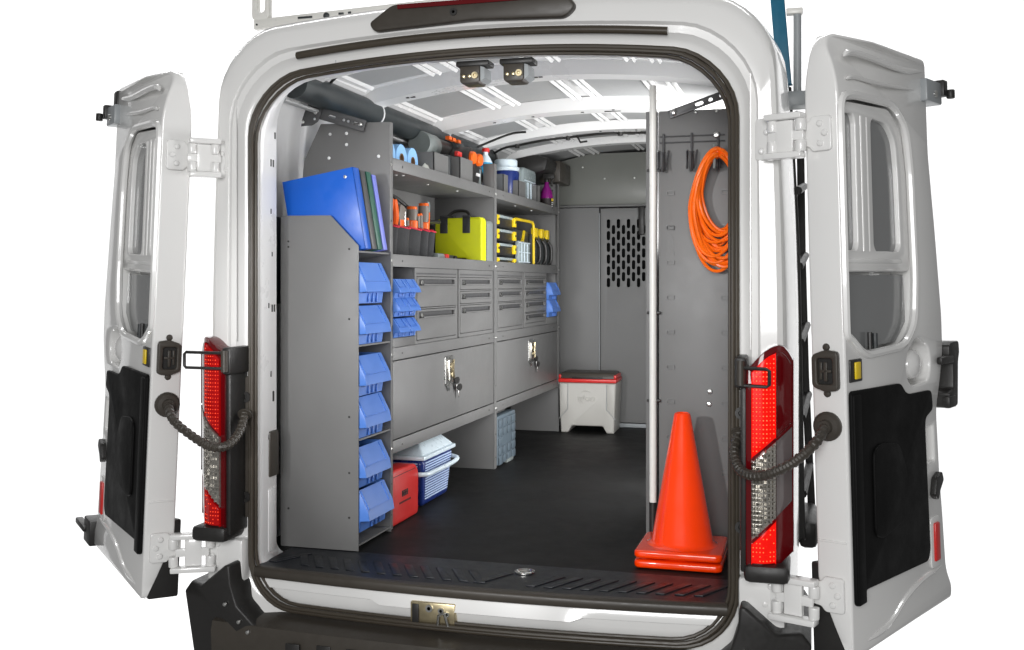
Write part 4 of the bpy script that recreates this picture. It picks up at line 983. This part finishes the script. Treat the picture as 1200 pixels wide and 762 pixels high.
GT = 'hand tools standing in the black tool bag'
def tool(name, label, y, kind, zt, x=-.652):
    t = thing(name, label, 'hand tool', (x, y, ZM + .03), GT); z0 = ZM + .05; h = zt
    if kind == 'pliers':
        for s_ in (-1, 1):
            P = smooth_path([(x, y + s_ * .008, z0 + .08), (x, y + s_ * .026, ZM + .17), (x, y + s_ * .034, ZM + .21), (x, y + s_ * .02, h - .012), (x, y + s_ * .018, h)], 6)
            MB().tube(P, [.011 + .004 * math.sin(i / len(P) * 3.1) for i in range(len(P))], 10).build('grip', ORG, t)
        MB().box(x - .008, x + .008, y - .02, y + .02, z0, ZM + .17).build('jaw', STEEL, t, bevel=.004)
    elif kind == 'driver':
        MB().lathe([(.012, ZM + .17), (.024, ZM + .18), (.021, ZM + .2), (.024, ZM + .225), (.023, h - .012)], (x, y, 0), n=14).build('grip', HGR, t)
        MB().lathe([(.0235, h - .014), (.022, h - .002), (.012, h)], (x, y, 0), n=14).build('pommel', ORG, t)
        MB().lathe([(.026, ZM + .155), (.026, ZM + .195), (.02, ZM + .20)], (x, y, 0), n=14).build('collar', ORG, t)
        MB().cyl((x, y, z0), .005, .1, n=8).build('shank', STEEL, t)
    elif kind == 'snip':
        MB().prism(round_poly([(y - .03, ZM + .12), (y + .03, ZM + .12), (y + .042, ZM + .2), (y + .05, h - .05), (y + .03, h - .01), (y - .02, h), (y - .045, h - .05), (y - .035, ZM + .2)], .012), 'x', x - .012, x + .012).build('grip', HGR, t, bevel=.005)
        MB().box(x - .013, x + .014, y - .032, y + .016, ZM + .13, ZM + .195).build('collar', ORG, t, bevel=.005)
        MB().box(x - .006, x + .015, y + .02, y + .036, ZM + .15, h - .03).build('blade', STEEL, t, bevel=.003)
    elif kind == 'slim':
        MB().lathe([(.009, z0), (.013, ZM + .17), (.013, h - .01), (.011, h - .01)], (x, y, 0), n=12).build('grip', HGR, t)
        MB().lathe([(.0125, h - .01), (.01, h)], (x, y, 0), n=12).build('pommel', ORG, t)
    else:
        MB().prism([(y - .02, ZM + .1), (y + .01, ZM + .1), (y + .03, h - .02), (y + .025, h), (y - .005, h)], 'x', x - .008, x + .008).build('grip', MGR, t, bevel=.004)
        MB().prism([(y - .004, ZM + .14), (y + .006, ZM + .14), (y + .016, h - .05), (y + .006, h - .05)], 'x', x + .0085, x + .0105).build('slot', ORG, t)
tool('pliers', 'pliers with all-orange grips at the near end of the tool bag', 0.888, 'pliers', 2.03)
tool('tin_snips', 'wide grey snips with orange collar standing behind the orange pliers', 0.977, 'snip', 2.015)
tool('chisel', 'short plain grey tool between the snips and the screwdrivers', 1.047, 'slim', 1.96)
tool('screwdriver', 'thick grey screwdriver with orange pommel in the bag centre', 1.112, 'driver', 2.015)
tool('nut_driver', 'thin grey driver with orange cap, left of a slim pair', 1.177, 'slim', 1.985)
tool('nut_driver', 'thin grey driver with orange cap, right of a slim pair', 1.212, 'slim', 1.99)
tool('mallet', 'tall grey handle with orange cap leaning near the far end of the bag', 1.257, 'driver', 2.04)
tool('folding_saw', 'pale metal folding saw handle with orange slot at the far end', 1.295, 'knife', 2.05)

lc = thing('lime_case', 'bright lime yellow case with black straps and grey back on middle shelf', 'case', (-.668, 1.865, ZM), None, (0, 0, R(-2)))
MB().mesh(plate(round_poly([(-.125, .055), (-.125, .235), (-.10, .25), (.115, .255), (.125, .24), (.125, .0), (.06, .0), (.045, .05)], .012), [], .07, .008), XZ(.0)).build('front_shell', LIME, lc, local=True)
MB().mesh(plate(rpoly(-.12, .122, .0, .245, .02), [], .11, .008), XZ(.115)).build('rear_shell', MGR, lc, local=True)
MB().mesh(plate(rpoly(-.123, .125, .002, .25, .02), [], .008, .002), XZ(.005)).build('zip_band', BLK, lc, local=True)
for x in (-.075, .045):
    m = MB().box(x - .02, x + .02, -.078, -.07, .175, .256); m.box(x - .02, x + .02, -.078, .05, .256, .264); m.build('strap', FAB, lc, local=True, bevel=.003)
m = MB().tube(smooth_path([(.045, -.02, .262), (.02, -.01, .288), (-.04, -.01, .288), (-.075, -.02, .262)], 6), .008, 8); m.build('handle', BLK, lc, local=True)
MB().mesh(plate(round_poly([(.06, -.0), (.045, .05), (-.125, .05), (-.125, 0)], .006), [], .02, .004), XZ(-.01)).build('lower_panel', FAB, lc, local=True)
bt = thing('battery_charger', 'low grey battery charger with a red tab lying before the lime case', 'charger', (-.63, 1.38, ZM))
MB().box(-.72, -.60, 1.31, 1.41, ZM, ZM + .062).build('charger_body', MGR, bt, bevel=.01, split=True)
MB().box(-.70, -.60, 1.43, 1.56, ZM, ZM + .058).build('battery', DGR, bt, bevel=.01, split=True)
MB().box(-.61, -.592, 1.395, 1.44, ZM + .03, ZM + .06).build('red_tab', RED, bt, bevel=.004)
MB().cyl((-.602, 1.53, ZM + .035), .02, .012, 'x', 14).build('charge_button', BLK, bt)

for k in range(4):
    z = ZM + .001 + k * .0755
    t = thing('organiser_box', ('bottom', 'second from bottom', 'third from bottom', 'topmost')[k] + ' flat black organiser box with yellow latches in a stack of four', 'organiser', (-.65, 2.29, z), 'flat organiser boxes with yellow latches')
    MB().box(-.78, -.572, 2.095, 2.485, z, z + .048).build('tray', BLK, t, bevel=.005)
    MB().box(-.785, -.568, 2.09, 2.49, z + .049, z + .064).build('lid', GPLAS, t, bevel=.004)
    for y in (2.125, 2.455):
        MB().box(-.575, -.556, y - .019, y + .019, z + .010, z + .06).build('latch', YEL, t, bevel=.003)
        MB().box(-.556, -.554, y - .008, y + .008, z + .03, z + .042).build('latch_catch', BLK, t)
yt = thing('tool_tote', 'open black tool tote framed by a bent yellow tube handle', 'tote', (-.66, 2.72, ZM))
MB().box(-.78, -.60, 2.56, 2.90, ZM, ZM + .235).build('tote_body', DGR, yt, bevel=.008)
MB().tube(smooth_path([(-.575, 2.52, ZM + .288), (-.575, 2.86, ZM + .29), (-.575, 2.905, ZM + .28), (-.575, 2.92, ZM + .25), (-.575, 2.922, ZM)], 6), .0085, 10).build('frame_tube', YEL, yt)
m = MB().prism([(2.70, ZM + .16), (2.76, ZM + .16), (2.80, ZM + .235), (2.77, ZM + .235), (2.745, ZM + .19)], 'x', -.60, -.592); m.build('yellow_badge', YEL, yt)
ct = thing('parts_case', 'clear plastic parts case standing against the black tote with yellow frame', 'parts case', (-.57, 2.69, ZM))
MB().box(-.585, -.562, 2.545, 2.79, ZM, ZM + .165).build('case_body', GPLAS, ct, bevel=.004)
m = MB()
for y in (2.60, 2.66, 2.73): m.box(-.562, -.559, y, y + .008, ZM + .05, ZM + .16)
for z in (.045, .1, .155): m.box(-.562, -.559, 2.55, 2.785, ZM + z, ZM + z + .005)
m.build('case_divider', COOL, ct, split=True)
for k, (a, b) in enumerate(((2.965, 3.09), (3.11, 3.24), (3.255, 3.37))):
    t = thing('tool_case', ('black tool case with yellow clip standing next to the yellow tube', 'middle one of three upright black tool cases with yellow clips', 'black upright tool case at the far end of the middle shelf')[k], 'tool case', (-.67, (a + b) / 2, ZM), 'upright black tool cases with yellow clips')
    MB().prism(round_poly([(-.80, 0), (-.585, 0), (-.575, .03), (-.575, .17), (-.60, .225), (-.80, .235)], .012), 'y', a, b, Matrix.Translation((0, 0, ZM))).build('case_body', DGR, t, bevel=.006)
    MB().box(-.612, -.578, a + .035, b - .035, ZM + .205, ZM + .262).build('clip', YEL, t, bevel=.004)
    MB().tube(smooth_path([(-.575, a + .02, ZM + .04), (-.558, a + .04, ZM + .07), (-.558, a + .04, ZM + .15), (-.575, a + .02, ZM + .19)], 6), .01, 8).build('handle', BLK, t)
    MB().box(-.58, -.572, a + .05, b - .03, ZM + .0, ZM + .02).build('foot_clip', YEL, t, bevel=.003)
    MB().box(-.577, -.572, a + .07, b - .03, ZM + .10, ZM + .14).build('badge', MGR, t)

# ================================================================== THINGS ON THE FLOOR
t = thing('red_case', 'flat red plastic case with black print under the shelving near the bins', 'case', (-.60, .76, .721))
MB().mesh(plate(round_poly([(.60, .723), (.91, .723), (.915, .90), (.88, .935), (.61, .945)], .02), [], .085, .008), YZ(-.63)).build('case_shell', RED, t)
MB().box(-.546, -.5435, .62, .87, .916, .918).build('lid_seam', INK, t)
m = MB(); rd = random.Random(4)
for k in range(4):
    y = .728 + k * .017; m.box(-.5455, -.5435, y, y + .005, .825, .849); m.box(-.5455, -.5435, y + .007, y + .011, .825, .849); m.box(-.5455, -.5435, y, y + .012, .835, .839)
for k in range(12): m.box(-.5455, -.5435, .70 + k * .0105, .70 + k * .0105 + .005, .80, .807)
m.build('case_print', INK, t)
t = thing('lunch_cooler', 'small navy blue ribbed cooler with pale blue lid and swing handle', 'cooler', (-.68, 1.17, .721))
m = MB().frus((-.685, 1.18, .722), (.235, .33), (-.685, 1.18, .925), (.265, .39)); m.build('cooler_body', NAVY, t, bevel=.02, seg=3)
m = MB()
for k in range(15):
    z = .752 + k * .0112; f = (z - .722) / .203; hx = .1175 + .015 * f; hy = .165 + .03 * f
    m.box(-.685 + hx - .003, -.685 + hx + .0025, 1.18 - hy + .028, 1.18 + hy - .024, z, z + .0055)
    m.box(-.685 - hx + .03, -.685 + hx - .024, 1.18 - hy - .0025, 1.18 - hy + .003, z, z + .0055)
m.build('body_ribs', COOLR, t)
m = MB().frus((-.685, 1.18, .927), (.285, .41), (-.685, 1.18, .945), (.285, .41)); m.build('cooler_lid_rim', COOL, t, bevel=.005); m = MB().frus((-.685, 1.18, .9455), (.272, .396), (-.69, 1.2, .998), (.17, .27)); m.build('cooler_lid', COOL, t, bevel=.008)
m = MB().tube(smooth_path([(-.82, 1.18, .90), (-.80, 1.0, .885), (-.70, .945, .88), (-.545, .958, .873), (-.527, 1.08, .872), (-.523, 1.3, .875), (-.535, 1.37, .885), (-.62, 1.39, .893)], 8), .0095, 8); m.build('swing_handle', COOL, t)
t = thing('folding_crate', 'slate blue folded plastic crate leaning behind the centre leg', 'crate', (-.55, 2.2, .721))
MB().mesh(plate(rpoly(2.045, 2.39, .728, .985, .012), [], .05, .006), YZ(-.59)).build('crate_panel', CRATE, t)
blk = MB().box(0, .008, -.033, .033, -.02, .02).build('crate_block', CRATE, t, bevel=.003, local=True); blk.location = (-.541 + .55, 2.09 - 2.2, .75 - .721)
for i in range(4):
    for k in range(5):
        if 1 <= i <= 2 and k == 2: continue
        c = dup(blk, (0, 0, 0)); c.location = (.009, 2.09 + i * .083 - 2.2, .755 + k * .048 - .721)
MB().box(-.58, -.53, 2.20, 2.32, .722, .74).build('crate_foot', MGR, t, bevel=.004)

gc = thing('ice_chest', 'light grey hard ice chest with red band and black lid before the bulkhead', 'cooler', (-.355, 3.55, .721), None, (0, 0, R(2)))
fp = round_poly([(-.172, .0), (-.125, .0), (-.10, .045), (.10, .045), (.125, 0), (.172, 0), (.185, .32), (-.185, .32)], .008)
MB().mesh(plate(fp, [], .26, .01), XZ(.13)).build('chest_body', GCOOL, gc, local=True)
MB().box(-.188, .188, -.135, .135, .322, .347).build('red_band', RED, gc, local=True, bevel=.006)
m = MB().frus((0, 0, .348), (.37, .262), (0, 0, .385), (.34, .235)); m.build('chest_lid', BLKB, gc, local=True, bevel=.008)
m = MB().box(-.10, .10, -.142, -.12, .347, .36); m.build('lid_grip', BLK, gc, local=True, bevel=.004)
m = MB()
for s_ in (-1, 1): m.box(s_ * .178 - .008, s_ * .178 + .008, -.13, .10, .348, .372)
m.build('lid_rail', RED, gc, local=True, bevel=.004, split=True)
for s_ in (-1, 1):
    m = MB().tube([(s_ * .125, -.1305, .312), (s_ * .125, -.1305, .15), (s_ * .182, -.1305, .09)], .003, 6); m.build('body_groove', PAD, gc, local=True)
    MB().prism([(s_ * .128, .155), (s_ * .128, .315), (s_ * .178, .315), (s_ * .176, .10)], 'y', -.1345, -.128).build('corner_pad', GCOOL, gc, local=True, bevel=.002)
MB().mesh(text_mesh('igloo', .06, .008), XZ(-.131) @ Matrix.Translation((-.005, .205, 0))).build('embossed_name', GCOOL, gc, local=True)
MB().tube(smooth_path([(-.035, -.131, .262), (-.01, -.131, .27), (.02, -.131, .262)], 5), .0025, 6).build('embossed_arc', GCOOL, gc, local=True)

# charcoal tube under the roof
tb = thing('conduit_tube', 'long charcoal storage tube running along left wall under the roof', 'tube', (-.79, 1.4, 2.36))
MB().lathe([(.055, 0), (.055, 2.4)], (-.80, .30, 2.412), 'y', 24).build('tube_body', TUBE, tb)
MB().lathe([(.058, 0), (.058, .03)], (-.80, 2.70, 2.412), 'y', 24).build('tube_cap', BLK, tb)
m = MB()
for y in (1.02, 1.9): m.lathe([(.057, 0), (.057, .012)], (-.80, y, 2.412), 'y', 24)
m.build('tube_strap', WHIN, tb)
MB().box(-.85, -.82, .28, 2.6, 2.345, 2.356).build('mount_rail', PAD, tb, bevel=.004)
bd = MB().poly([(-16, 10, -7), (5.6, 10, -7), (5.6, 10, 9), (-16, 10, 9)], [(0, 1, 2, 3)]).build('backdrop', _bd); bd['kind'] = 'structure'
